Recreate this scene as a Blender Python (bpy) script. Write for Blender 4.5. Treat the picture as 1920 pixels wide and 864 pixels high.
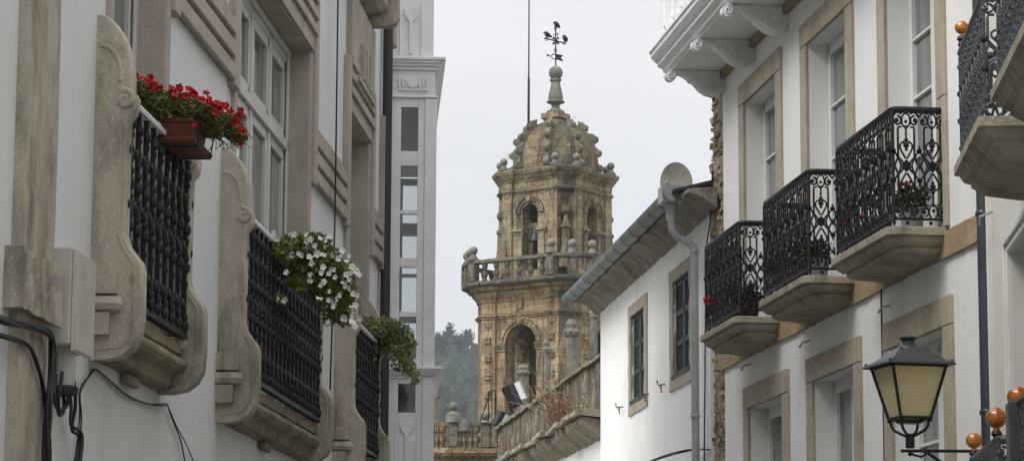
import bpy, bmesh, math, random
from mathutils import Vector, Matrix, noise
random.seed(7)
PI = math.pi
sc = bpy.context.scene
for o in list(bpy.data.objects): bpy.data.objects.remove(o)

# ------------------------------------------------------------ camera
FP = 5100.0; PITCH = math.atan(798/FP); ROLL = 0.005
CAM = Vector((0, 0, 1.6))
RC = Matrix.Rotation(PI/2+PITCH, 3, 'X') @ Matrix.Rotation(ROLL, 3, 'Z')
cd = bpy.data.cameras.new('camera'); cam = bpy.data.objects.new('camera', cd)
sc.collection.objects.link(cam); sc.camera = cam
cam.matrix_world = Matrix.Translation(CAM) @ RC.to_4x4()
cd.sensor_width = 36; cd.lens = 36*FP/1920; cd.clip_start = 0.1; cd.clip_end = 6000
# ------------------------------------------------------------ light
world = bpy.data.worlds.new('World'); sc.world = world; world.use_nodes = True
wt = world.node_tree; wt.nodes.clear()
SUN_EL, SUN_AZ = math.radians(48), math.radians(238)
sky = wt.nodes.new('ShaderNodeTexSky'); sky.sky_type = 'NISHITA'; sky.sun_disc = False
sky.sun_elevation = SUN_EL; sky.sun_rotation = SUN_AZ
bg1 = wt.nodes.new('ShaderNodeBackground'); bg1.inputs[1].default_value = 0.012
wt.links.new(sky.outputs[0], bg1.inputs[0])
# overcast cloud layer: pale grey, a little brighter overhead, soft mottling
tc = wt.nodes.new('ShaderNodeTexCoord'); sp = wt.nodes.new('ShaderNodeSeparateXYZ')
wt.links.new(tc.outputs['Generated'], sp.inputs[0])
rp = wt.nodes.new('ShaderNodeValToRGB'); wt.links.new(sp.outputs[2], rp.inputs[0])
rp.color_ramp.elements[0].position = 0.0; rp.color_ramp.elements[0].color = (.73, .74, .765, 1)
rp.color_ramp.elements[1].position = 1.0; rp.color_ramp.elements[1].color = (2.5, 2.5, 2.54, 1)
e = rp.color_ramp.elements.new(.10); e.color = (.83, .828, .840, 1)
e = rp.color_ramp.elements.new(.24); e.color = (.985, .975, .975, 1)
e = rp.color_ramp.elements.new(.45); e.color = (1.45, 1.45, 1.47, 1)
ns = wt.nodes.new('ShaderNodeTexNoise'); ns.inputs['Scale'].default_value = 5; ns.inputs['Detail'].default_value = 5
mp = wt.nodes.new('ShaderNodeMapping'); mp.inputs['Scale'].default_value = (1, 1, 3)
wt.links.new(tc.outputs['Generated'], mp.inputs[0]); wt.links.new(mp.outputs[0], ns.inputs[0])
mr = wt.nodes.new('ShaderNodeMapRange'); mr.inputs[1].default_value = .3; mr.inputs[2].default_value = .7
mr.inputs[3].default_value = .93; mr.inputs[4].default_value = 1.04
wt.links.new(ns.outputs[0], mr.inputs[0])
vm = wt.nodes.new('ShaderNodeVectorMath'); vm.operation = 'SCALE'
wt.links.new(rp.outputs[0], vm.inputs[0]); wt.links.new(mr.outputs[0], vm.inputs['Scale'])
bg2 = wt.nodes.new('ShaderNodeBackground'); bg2.inputs[1].default_value = 0.89
wt.links.new(vm.outputs[0], bg2.inputs[0])
ad = wt.nodes.new('ShaderNodeAddShader'); wo = wt.nodes.new('ShaderNodeOutputWorld')
wt.links.new(bg1.outputs[0], ad.inputs[0]); wt.links.new(bg2.outputs[0], ad.inputs[1]); wt.links.new(ad.outputs[0], wo.inputs[0])
sl = bpy.data.lights.new('sun', 'SUN'); sl.energy = 3.0; sl.angle = math.radians(35); sl.color = (1, .97, .93)
so = bpy.data.objects.new('sun', sl); sc.collection.objects.link(so)
# sun stands behind and to the left of the camera, high
sdir = Vector((math.sin(SUN_AZ)*math.cos(SUN_EL), math.cos(SUN_AZ)*math.cos(SUN_EL), math.sin(SUN_EL)))
so.rotation_euler = sdir.to_track_quat('Z', 'Y').to_euler()
sc.view_settings.view_transform = 'Standard'; sc.view_settings.look = 'None'
sc.view_settings.exposure = 0; sc.view_settings.gamma = 1; sc.view_settings.use_curve_mapping = False

# ------------------------------------------------------------ frames
def ray(x, y): return RC @ Vector(((x-960)/FP, -(y-432)/FP, -1))
def at(x, y, Y): d = ray(x, y); return CAM + d*(Y/d.y)
class Fr:
    """a street front: local y runs along it, side*x points out to the street"""
    def __init__(s, V, xr, Zr, o, side):
        s.a = math.atan((V-960)/5162.); s.side = side
        p = at(xr, 700, Zr).xy - Vector((math.cos(s.a), -math.sin(s.a)))*side*o
        d = Vector((math.sin(s.a), math.cos(s.a)))
        q = p - d*(p.y/d.y); s.O = Vector((q.x, q.y, 0)); s.M = Matrix.Rotation(-s.a, 3, 'Z')
    def _l(s, x, y): return s.M.transposed() @ (CAM-s.O), s.M.transposed() @ ray(x, y)
    def w(s, x, y, o=0): c, d = s._l(x, y); q = c+d*((s.side*o-c.x)/d.x); return q.y, q.z
    def p(s, x, y, S): c, d = s._l(x, y); q = c+d*((S-c.y)/d.y); return q.x*s.side, q.z
    def W(s, S, o, h): return s.M @ Vector((s.side*o, S, h)) + s.O
L = Fr(1310, 265, 15, .17, 1); R1 = Fr(300, 1392, 29.2, 0, -1)
M = Fr(410, 1325, 31, 0, -1); R2 = Fr(1350, 1850, 20.8, 0, -1)

# ------------------------------------------------------------ objects
def tag(o, label=None, cat=None, group=None, kind=None):
    for k, v in (('label', label), ('category', cat), ('group', group), ('kind', kind)):
        if v: o[k] = v
    return o
def empty(name, loc, rz=0, label=None, cat=None, group=None):
    o = bpy.data.objects.new(name, None); sc.collection.objects.link(o)
    o.location = loc; o.rotation_euler = (0, 0, rz); o.empty_display_size = .2
    return tag(o, label, cat, group)
def fempty(name, f, label, cat, S=None, group=None, o=0, h=0):
    """empty aligned with a front; S None = at the frame's origin"""
    return empty(name, f.O if S is None else f.W(S, o, h), -f.a, label, cat, group)
class MB:
    def __init__(s): s.v = []; s.f = []
    def add(s, vs, fs):
        n = len(s.v); s.v += [tuple(v) for v in vs]; s.f += [tuple(i+n for i in f) for f in fs]; return s
    def box(s, x0, x1, y0, y1, z0, z1):
        return s.add([(x, y, z) for z in (z0, z1) for y in (y0, y1) for x in (x0, x1)],
                     [(0, 2, 3, 1), (4, 5, 7, 6), (0, 1, 5, 4), (2, 6, 7, 3), (0, 4, 6, 2), (1, 3, 7, 5)])
    def obox(s, c, sz, rot=None):
        m = rot or Matrix.Identity(3); vs = []
        for z in (-.5, .5):
            for y in (-.5, .5):
                for x in (-.5, .5): vs.append(Vector(c)+m @ Vector((x*sz[0], y*sz[1], z*sz[2])))
        return s.add(vs, [(0, 2, 3, 1), (4, 5, 7, 6), (0, 1, 5, 4), (2, 6, 7, 3), (0, 4, 6, 2), (1, 3, 7, 5)])
    def loft(s, loops, cap0=True, cap1=True, closed=True):
        n = len(loops[0]); b = len(s.v)
        for l in loops: s.v += [tuple(p) for p in l]
        for i in range(len(loops)-1):
            for j in range(n if closed else n-1):
                k = (j+1) % n
                s.f.append((b+i*n+j, b+i*n+k, b+(i+1)*n+k, b+(i+1)*n+j))
        if cap0: s.f.append(tuple(b+j for j in range(n))[::-1])
        if cap1: s.f.append(tuple(b+(len(loops)-1)*n+j for j in range(n)))
        return s
    def prism(s, poly, fn, t0, t1): return s.loft([[fn(a, b, t0) for a, b in poly], [fn(a, b, t1) for a, b in poly]])
    def lathe(s, c, prof, n=12, axis='z'):
        c = Vector(c); loops = []
        for r, h in prof:
            l = []
            for k in range(n):
                a = 2*PI*k/n
                p = {'z': (r*math.cos(a), r*math.sin(a), h), 'x': (h, r*math.cos(a), r*math.sin(a)), 'y': (r*math.sin(a), h, r*math.cos(a))}[axis]
                l.append(c+Vector(p))
            loops.append(l)
        return s.loft(loops)
    def ball(s, c, r, n=12, m=8, sx=1, sy=1, sz=1):
        c = Vector(c)
        pr = [(max(math.sin(PI*i/m), .02), -math.cos(PI*i/m)) for i in range(m+1)]
        return s.loft([[c+Vector((r*sx*a*math.cos(2*PI*k/n), r*sy*a*math.sin(2*PI*k/n), r*sz*h)) for k in range(n)] for a, h in pr])
    def tube(s, pts, r, n=6, rr=None):
        P = [Vector(p) for p in pts]
        if len(P) < 2: return s
        loops = []; up = None
        for i, p in enumerate(P):
            t = (P[min(i+1, len(P)-1)]-P[max(i-1, 0)])
            if t.length < 1e-9: t = Vector((0, 0, 1))
            t.normalize()
            if up is None: up = t.orthogonal().normalized()
            up = (up - t*up.dot(t))
            if up.length < 1e-6: up = t.orthogonal()
            up.normalize(); b = t.cross(up); q = rr[i] if rr else r
            loops.append([p + (up*math.cos(2*PI*k/n)+b*math.sin(2*PI*k/n))*q for k in range(n)])
        return s.loft(loops)
    def build(s, name, mat, parent=None, bevel=0, smooth=False, seg=1, sub=None):
        me = bpy.data.meshes.new(name); me.from_pydata(s.v, [], s.f)
        bm = bmesh.new(); bm.from_mesh(me); bmesh.ops.recalc_face_normals(bm, faces=bm.faces[:]); bm.to_mesh(me); bm.free()
        if smooth:
            for p in me.polygons: p.use_smooth = True
        me.materials.append(mat)
        o = bpy.data.objects.new(name, me); sc.collection.objects.link(o); o.parent = parent
        if smooth:
            md = o.modifiers.new('e', 'EDGE_SPLIT'); md.split_angle = math.radians(42)
        if bevel:
            md = o.modifiers.new('b', 'BEVEL'); md.width = bevel; md.segments = seg; md.limit_method = 'ANGLE'; md.angle_limit = math.radians(40)
        return o
def inst(o, parent, loc, rz=0):
    c = o.copy(); sc.collection.objects.link(c); c.parent = parent; c.location = loc; c.rotation_euler = (0, 0, rz); return c
def many(o, parent, spots):
    """put one built part at the first spot and copies of it at the others"""
    for i, (loc, rz) in enumerate(spots):
        if i == 0: o.location = loc; o.rotation_euler = (0, 0, rz)
        else: inst(o, parent, loc, rz)
def roughen(o, cut, amp, sc_=6, seed=0):
    """cut a mesh up and push it about so that its edges are worn"""
    bm = bmesh.new(); bm.from_mesh(o.data)
    bmesh.ops.remove_doubles(bm, verts=bm.verts[:], dist=1e-5)
    for _ in range(6):
        es = [e for e in bm.edges if e.calc_length() > cut]
        if not es: break
        bmesh.ops.subdivide_edges(bm, edges=es, cuts=1, use_grid_fill=True)
        bmesh.ops.triangulate(bm, faces=[f for f in bm.faces if len(f.verts) > 4])
    for v in bm.verts:
        v.co += noise.noise_vector(v.co*sc_+Vector((seed, 0, 0)))*amp + noise.noise_vector(v.co*sc_*3.1)*amp*.4
    bmesh.ops.recalc_face_normals(bm, faces=bm.faces[:])
    bm.to_mesh(o.data); bm.free(); return o
def copy_tree(o, parent=None):
    c = o.copy(); sc.collection.objects.link(c)
    if parent: c.parent = parent
    for ch in list(o.children): copy_tree(ch, c)
    return c

# ------------------------------------------------------------ materials
class NT:
    def __init__(s, name, rough=.8, spec=.3):
        s.m = bpy.data.materials.new(name); s.m.use_nodes = True; s.t = s.m.node_tree
        s.b = s.t.nodes['Principled BSDF']; s.b.inputs['Roughness'].default_value = rough
        s.b.inputs['Specular IOR Level'].default_value = spec
        s.tc = s.t.nodes.new('ShaderNodeTexCoord').outputs['Object']
    def put(s, sock, v):
        if hasattr(v, 'is_linked') or isinstance(v, bpy.types.NodeSocket): s.t.links.new(v, sock)
        else: sock.default_value = v
    def map(s, scale=(1, 1, 1), v=None):
        n = s.t.nodes.new('ShaderNodeMapping'); n.inputs['Scale'].default_value = scale; s.put(n.inputs[0], v or s.tc); return n.outputs[0]
    def noise(s, sc_, det=4, rough=.6, v=None, col=False):
        n = s.t.nodes.new('ShaderNodeTexNoise'); n.inputs['Scale'].default_value = sc_; n.inputs['Detail'].default_value = det
        n.inputs['Roughness'].default_value = rough; s.put(n.inputs[0], v or s.tc); return n.outputs[1 if col else 0]
    def vor(s, sc_, v=None, out='Color', feat='F1', rnd=1):
        n = s.t.nodes.new('ShaderNodeTexVoronoi'); n.feature = feat; n.inputs['Scale'].default_value = sc_
        n.inputs['Randomness'].default_value = rnd; s.put(n.inputs[0], v or s.tc); return n.outputs[out]
    def rng(s, v, a, b, c=0, d=1):
        n = s.t.nodes.new('ShaderNodeMapRange')
        for i, x in enumerate((v, a, b, c, d)): s.put(n.inputs[i], x)
        return n.outputs[0]
    def mix(s, f, a, b, mode='MIX'):
        n = s.t.nodes.new('ShaderNodeMix'); n.data_type = 'RGBA'; n.blend_type = mode
        s.put(n.inputs[0], f)
        for i, x in ((6, a), (7, b)):
            if isinstance(x, tuple): x = (*x[:3], 1)
            s.put(n.inputs[i], x)
        return n.outputs[2]
    def math(s, op, a, b=0):
        n = s.t.nodes.new('ShaderNodeMath'); n.operation = op; s.put(n.inputs[0], a); s.put(n.inputs[1], b); return n.outputs[0]
    def col(s, c):
        if isinstance(c, tuple): c = (*c[:3], 1)
        s.put(s.b.inputs['Base Color'], c); return s
    def bump(s, h, dist=.01, strength=.6):
        n = s.t.nodes.new('ShaderNodeBump'); n.inputs['Distance'].default_value = dist; n.inputs['Strength'].default_value = strength
        s.put(n.inputs['Height'], h); s.t.links.new(n.outputs[0], s.b.inputs['Normal']); return s

def m_plaster(name, c, stain=.25, tint=(.5, .47, .40), bands=(), bump=.004):
    t = NT(name, .85, .2)
    a = t.mix(t.rng(t.noise(1.3, 5), .35, .7), c, tuple(x*.93 for x in c))
    st = t.noise(1, 5, .65, t.map((7, 7, .55)))
    a = t.mix(t.rng(st, .55, .85, 0, stain), a, tint)
    if bands:       # run-off marks hanging below ledges
        zz = t.t.nodes.new('ShaderNodeSeparateXYZ'); t.t.links.new(t.tc, zz.inputs[0])
        for lo, hi in bands:
            m_ = t.math('MULTIPLY', t.rng(zz.outputs[2], lo, hi), t.math('LESS_THAN', zz.outputs[2], hi+.02))
            a = t.mix(t.math('MULTIPLY', m_, t.rng(t.noise(1, 5, .7, t.map((2, 3.2, .5))), .48, .72, 0, .34)), a, (.42, .40, .35))
        a = t.mix(t.rng(t.noise(.7, 3, .4), .5, .56, 0, .08), a, (.62, .62, .60))     # patched paint
    sp_ = t.noise(22, 3); a = t.mix(t.rng(sp_, .68, .8, 0, stain*.8), a, tint)
    t.col(a); t.bump(t.math('ADD', t.noise(60, 4), t.math('MULTIPLY', t.noise(6, 3), 2.0)), bump, .5); return t.m
def m_stone(name, c, dark=(.14, .125, .10), amt=.5, speck=120, moss=None, bumpd=.006, lvl=(.5, .75)):
    t = NT(name, .88, .2)
    a = t.mix(t.rng(t.noise(2.2, 6), .3, .72), tuple(x*1.08 for x in c), tuple(x*.80 for x in c))
    a = t.mix(t.rng(t.noise(speck, 2), .5, .72, 0, .40), a, tuple(x*.45 for x in c))
    a = t.mix(t.rng(t.noise(speck*.8, 2, .5, t.map((1.1, 1, .9))), .56, .75, 0, .35), a, tuple(min(x*1.6, .8) for x in c))
    st = t.noise(1.6, 7, .7, t.map((2.2, 2.2, .8)))
    a = t.mix(t.rng(st, lvl[0], lvl[1], 0, amt), a, dark)
    if moss: a = t.mix(t.rng(t.noise(3.7, 7, .7), .58, .7, 0, .55), a, moss)
    t.col(a); t.bump(t.math('ADD', t.noise(speck*.6, 3), t.math('MULTIPLY', t.noise(9, 5), 2.2)), bumpd, .7); return t.m
def m_ashlar(name, c, bw=.62, rh=.33, grime=.7, ochre=(.34, .20, .065), yel=.5):
    t = NT(name, .9, .15)
    geo = t.t.nodes.new('ShaderNodeNewGeometry'); vt = t.t.nodes.new('ShaderNodeVectorTransform')
    vt.vector_type = 'NORMAL'; vt.convert_from = 'WORLD'; vt.convert_to = 'OBJECT'; t.t.links.new(geo.outputs['True Normal'], vt.inputs[0])
    n = t.t.nodes.new('ShaderNodeSeparateXYZ'); t.t.links.new(vt.outputs[0], n.inputs[0])
    p = t.t.nodes.new('ShaderNodeSeparateXYZ'); t.t.links.new(t.tc, p.inputs[0])
    u = t.math('ADD', t.math('MULTIPLY', p.outputs[0], t.math('ABSOLUTE', n.outputs[1])), t.math('MULTIPLY', p.outputs[1], t.math('ABSOLUTE', n.outputs[0])))
    cb = t.t.nodes.new('ShaderNodeCombineXYZ'); t.t.links.new(u, cb.inputs[0]); t.t.links.new(p.outputs[2], cb.inputs[1])
    wob = t.mix(.045, cb.outputs[0], t.noise(2.5, 2, .5, None, True))
    b = t.t.nodes.new('ShaderNodeTexBrick'); b.inputs['Scale'].default_value = 1; b.inputs['Brick Width'].default_value = bw
    b.inputs['Row Height'].default_value = rh; b.inputs['Mortar Size'].default_value = .010; b.inputs['Mortar Smooth'].default_value = .3; b.inputs['Bias'].default_value = -.1
    b.inputs['Color1'].default_value = (c[0]*1.28, c[1]*1.26, c[2]*1.2, 1); b.inputs['Color2'].default_value = (c[0]*.68, c[1]*.66, c[2]*.66, 1)
    b.inputs['Mortar'].default_value = (c[0]*.38, c[1]*.35, c[2]*.33, 1); t.t.links.new(wob, b.inputs[0])
    a = t.mix(t.rng(t.noise(.9, 5), .45, .68, 0, yel), b.outputs[0], ochre)
    a = t.mix(t.rng(t.noise(2.1, 6, .7), .48, .68, 0, .5), a, (.30, .28, .23))
    a = t.mix(t.rng(t.noise(1.7, 5, .7, t.map((1.3, 1, 1.1))), .56, .66, 0, .6), a, (.56, .45, .27))
    a = t.mix(t.rng(t.noise(.8, 8, .78, t.map((2.4, 2.4, .45))), .47, .62, 0, grime), a, (.062, .058, .05))
    a = t.mix(t.rng(t.noise(11, 4, .6), .5, .75, 0, .5), a, (.10, .09, .07))
    a = t.mix(t.rng(t.noise(3.6, 7, .8), .60, .65, 0, .8), a, (.36, .18, .03))
    a = t.mix(t.rng(t.noise(16, 5, .8), .54, .62, 0, .55), a, (.07, .066, .055))
    ch_ = t.math('SUBTRACT', 1, t.math('ABSOLUTE', t.math('SUBTRACT', t.math('ABSOLUTE', n.outputs[0]), t.math('ABSOLUTE', n.outputs[1]))))
    ch_ = t.math('MULTIPLY', t.rng(ch_, .7, .95), t.rng(t.noise(1.1, 6, .7, t.map((1, 1, .4))), .38, .55, .1, .8))
    a = t.mix(ch_, a, (.07, .068, .062))       # rain-blackened corners
    a = t.mix(t.rng(n.outputs[2], .25, .75, 0, .7), a, (.085, .085, .065))     # moss and soot on top of ledges
    t.col(a)
    t.bump(t.math('ADD', t.math('MULTIPLY', b.outputs[1], -1.5), t.math('MULTIPLY', t.noise(7, 6, .75), 1.8)), .09, 1); return t.m
def m_plain(name, c, rough=.5, spec=.5, metal=0, var=.15, sc_=8, bump=0, bs=40):
    t = NT(name, rough, spec); t.b.inputs['Metallic'].default_value = metal
    t.col(t.mix(t.rng(t.noise(sc_, 5), .35, .7), c, tuple(x*(1-var) for x in c)))
    if bump: t.bump(t.noise(bs, 4), bump, .6)
    return t.m
def m_leaf(name, c1, c2, c3):
    t = NT(name, .6, .25)
    a = t.mix(t.rng(t.noise(11, 3), .38, .62), c1, c2); a = t.mix(t.rng(t.noise(37, 3), .55, .68), a, c3)
    t.col(a); t.b.inputs['Subsurface Weight'].default_value = 0; return t.m
def m_glass(name, c=(.10, .11, .12), var=.5):
    t = NT(name, .06, .8)
    a = t.mix(t.rng(t.noise(1.4, 3, .5, t.map((1, 3, .5))), .35, .7), c, tuple(x*(1-var) for x in c))
    t.col(a); t.b.inputs['IOR'].default_value = 1.5; t.bump(t.noise(2.5, 2), .01, .15); return t.m
def m_clear(name):
    t = NT(name, .03, .5); t.t.nodes.remove(t.b)
    tr = t.t.nodes.new('ShaderNodeBsdfTransparent'); gl = t.t.nodes.new('ShaderNodeBsdfGlossy'); gl.inputs['Roughness'].default_value = .02
    tr.inputs[0].default_value = (.86, .88, .88, 1)
    fr = t.t.nodes.new('ShaderNodeFresnel'); fr.inputs[0].default_value = 1.5; mx = t.t.nodes.new('ShaderNodeMixShader')
    t.t.links.new(fr.outputs[0], mx.inputs[0]); t.t.links.new(tr.outputs[0], mx.inputs[1]); t.t.links.new(gl.outputs[0], mx.inputs[2])
    t.t.links.new(mx.outputs[0], t.t.nodes['Material Output'].inputs[0]); return t.m

WHITE_L = m_plaster('white_render_left', (.66, .675, .68), .30, (.42, .41, .37), ((2.3, 3.16),))
WHITE_R = m_plaster('white_render_right', (.79, .785, .77), .36, (.50, .47, .41), ((3.7, 4.76),))
WHITE_M = m_plaster('white_render_middle', (.87, .87, .86), .25, (.45, .43, .38), ((5.9, 6.66),))
WHITE_G = m_plaster('cream_render', (.66, .65, .60), .25)
STONE_L = m_stone('weathered_sandstone', (.45, .40, .335), (.115, .105, .075), .75, 90, (.17, .15, .09), .006, (.46, .66))
STONE_S = m_stone('smooth_sandstone', (.42, .375, .33), (.17, .15, .125), .45, 120)
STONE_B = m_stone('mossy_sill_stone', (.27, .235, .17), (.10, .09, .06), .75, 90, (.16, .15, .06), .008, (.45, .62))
GRAN = m_stone('granite', (.43, .375, .295), (.2, .165, .115), .5, 45)
GRAN_S = m_stone('grey_granite_slab', (.36, .325, .255), (.12, .105, .08), .75, 60, None, .01, (.47, .68))
OCHRE = m_stone('ochre_granite', (.36, .275, .175), (.16, .11, .06), .5, 60)
RUBBLE = m_stone('rubble_stone', (.34, .265, .175), (.13, .10, .06), .6, 40, None, .02)
ASH = m_ashlar('tower_ashlar', (.50, .385, .235), .86, .40, .80, (.36, .21, .07), .5)
ASH_UP = m_ashlar('belfry_ashlar', (.40, .33, .225), .80, .40, .80, (.30, .18, .055), .45)
ASH_DK = m_ashlar('mossy_ashlar', (.22, .20, .165), .7, .4, .75, (.22, .16, .05), .3)
LICHEN = m_stone('lichen_stone', (.20, .185, .14), (.07, .065, .05), .7, 18, (.20, .15, .05), .02, (.46, .62))
GREYSTONE = m_stone('grey_weathered_stone', (.22, .215, .185), (.075, .072, .06), .75, 14, None, .02, (.42, .68))
PAR = NT('streaked_parapet_stone', .92, .1)
_a = PAR.mix(PAR.rng(PAR.noise(1, 7, .7, PAR.map((2, 5.5, .9))), .38, .62), (.19, .165, .13), (.05, .045, .036))
_a = PAR.mix(PAR.rng(PAR.noise(2.2, 7, .75), .52, .64, 0, .75), _a, (.36, .33, .29))
_a = PAR.mix(PAR.rng(PAR.noise(.8, 4, .6), .55, .66, 0, .35), _a, (.15, .10, .06))
PAR.col(_a); PAR.bump(PAR.noise(12, 6, .7), .03, .8); PAR = PAR.m
IRON = m_plain('black_iron', (.012, .013, .015), .46, .35, 0, .3, 20, .002, 90)
IRON_G = m_plain('grey_painted_iron', (.06, .067, .077), .42, .5, 0, .35, 20, .002, 90)
PIPE_Z = m_plain('zinc', (.43, .45, .46), .5, .5, .1, .30, 3)
PIPE_D = m_plain('dark_slate_paint', (.045, .055, .065), .35, .5, 0, .2, 5)
PIPE_B = m_plain('brown_paint', (.045, .032, .03), .45, .4, 0, .2, 5)
PAINT = m_plain('white_paint', (.74, .74, .72), .45, .4, 0, .10, 6)
PAINT_L = m_plain('white_window_paint', (.54, .54, .52), .5, .35, 0, .14, 3)
PAINT_G = m_plain('pale_grey_paint', (.83, .835, .835), .5, .4, 0, .16, 3, .002, 30)
SHUT = m_plain('slate_green_paint', (.04, .062, .06), .6, .3, 0, .3, 9, .003)
GLASS = m_glass('window_glass', (.23, .24, .24), .65)
GLASS_D = m_glass('dark_window_glass', (.13, .15, .15), .4)
CLEAR = m_clear('clear_glass')
CURTAIN = m_plain('net_curtain', (.45, .46, .45), .9, .1, 0, .25, 4)
DARK = m_plain('dark_room', (.03, .03, .03), .9, .1)
TERRA = m_plain('terracotta', (.13, .037, .022), .6, .3, 0, .35, 12, .003)
POTRED = m_plain('dark_red_plastic', (.09, .018, .018), .45, .4, 0, .3, 12)
POTWH = m_plain('white_plastic', (.62, .62, .6), .45, .4)
LEAF1 = m_leaf('petunia_leaves', (.085, .11, .03), (.15, .15, .05), (.19, .11, .045))
LEAF2 = m_leaf('mixed_leaves', (.11, .14, .03), (.22, .23, .06), (.20, .11, .04))
LEAF3 = m_leaf('trailing_leaves', (.19, .24, .10), (.28, .32, .15), (.32, .22, .12))
LEAF4 = m_leaf('geranium_leaves', (.025, .045, .02), (.04, .065, .028), (.05, .07, .03))
TWIG = m_leaf('dry_twigs', (.16, .075, .045), (.22, .14, .08), (.10, .06, .04))
RED = m_plain('red_petals', (.50, .012, .025), .6, .3, 0, .35, 40)
WPET = m_plain('white_petals', (.80, .80, .76), .6, .3, 0, .10, 40)
PPET = m_plain('pink_petals', (.65, .35, .42), .6, .3, 0, .2, 40)
BOXP = m_plain('grey_cream_box_paint', (.50, .49, .45), .55, .3, 0, .22, 5)
CABLE = m_plain('black_cable', (.016, .016, .017), .55, .4)
BELLM = m_plain('weathered_bronze', (.035, .04, .033), .5, .4, .5, .3)
SLATE = m_plain('slate', (.05, .052, .055), .7, .3, 0, .4, 5, .01, 12)
DISH = m_plain('dish_metal', (.42, .40, .35), .5, .3, 0, .25, 3)
AMBER = NT('amber_glass', .08, .8); AMBER.col(AMBER.mix(AMBER.rng(AMBER.noise(30, 2), .3, .7), (.66, .27, .02), (.40, .14, .01)))
AMBER.b.inputs['Transmission Weight'].default_value = .15; AMBER = AMBER.m
AMBER_D = NT('dark_amber_glass', .08, .8); AMBER_D.col(AMBER_D.mix(AMBER_D.rng(AMBER_D.noise(30, 2), .3, .7), (.58, .17, .01), (.32, .07, .005)))
AMBER_D.b.inputs['Transmission Weight'].default_value = .15; AMBER_D = AMBER_D.m
LGLASS = m_plain('frosted_lantern_glass', (.62, .52, .27), .45, .5, 0, .12, 5)

# ------------------------------------------------------------ ground
g = MB(); g.add([(-1500, -600, 0), (1500, -600, 0), (1500, 1700, 0), (-1500, 1700, 0)], [(0, 1, 2, 3)])
tag(g.build('ground', m_plain('earth', (.13, .12, .09), .95, .1, 0, .3, .05)), kind='structure')
g = MB(); g.add([(-3.4, -20, .004), (6.3, -20, .004), (6.0, 20, .004), (1.4, 62, .004), (-6, 62, .004), (-3.2, 28, .004)], [(0, 1, 2, 3, 4, 5)])
pv = NT('street_paving', .8, .3); b_ = pv.t.nodes.new('ShaderNodeTexBrick'); b_.inputs['Scale'].default_value = 1.5
b_.inputs['Color1'].default_value = (.30, .28, .25, 1); b_.inputs['Color2'].default_value = (.22, .21, .19, 1); b_.inputs['Mortar'].default_value = (.08, .08, .07, 1)
pv.t.links.new(pv.tc, b_.inputs[0]); pv.col(b_.outputs[0])
tag(g.build('street_paving', pv.m), kind='structure')

# ------------------------------------------------------------ shared builders
def wall_holes(f, s0, s1, h0, h1, holes, depth=.28, back=True):
    """front sheet with openings and their reveals, in front-local coordinates"""
    mb = MB(); sd = f.side
    S = sorted({s0, s1} | {v for q in holes for v in q[:2]}); H = sorted({h0, h1} | {v for q in holes for v in q[2:4]})
    for a, b in zip(S, S[1:]):
        for c, d in zip(H, H[1:]):
            if any(q[0] <= (a+b)/2 <= q[1] and q[2] <= (c+d)/2 <= q[3] for q in holes): continue
            mb.add([(0, a, c), (0, b, c), (0, b, d), (0, a, d)], [(0, 1, 2, 3)])
    for a, b, c, d in holes:
        x = -sd*depth
        mb.add([(0, a, c), (x, a, c), (x, a, d), (0, a, d), (0, b, c), (x, b, c), (x, b, d), (0, b, d)],
               [(0, 1, 2, 3), (4, 7, 6, 5), (0, 4, 5, 1), (3, 2, 6, 7)])
    if back:
        x = -sd*6
        mb.add([(0, s0, h0), (x, s0, h0), (x, s0, h1), (0, s0, h1), (0, s1, h0), (x, s1, h0), (x, s1, h1), (0, s1, h1)],
               [(0, 1, 2, 3), (4, 7, 6, 5), (3, 2, 6, 7), (1, 2, 6, 5)])
    return mb
def fb(mb, f, o0, o1, s0, s1, h0, h1):   # box by out/along/height
    a, b = sorted((f.side*o0, f.side*o1)); return mb.box(a, b, s0, s1, h0, h1)
def spiral(cx, cy, r0, a0, turns, n=14, r1=.25):
    return [(cx+r0*(1-(1-r1)*t/n)*math.cos(a0+turns*2*PI*t/n), cy+r0*(1-(1-r1)*t/n)*math.sin(a0+turns*2*PI*t/n)) for t in range(n+1)]

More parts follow.
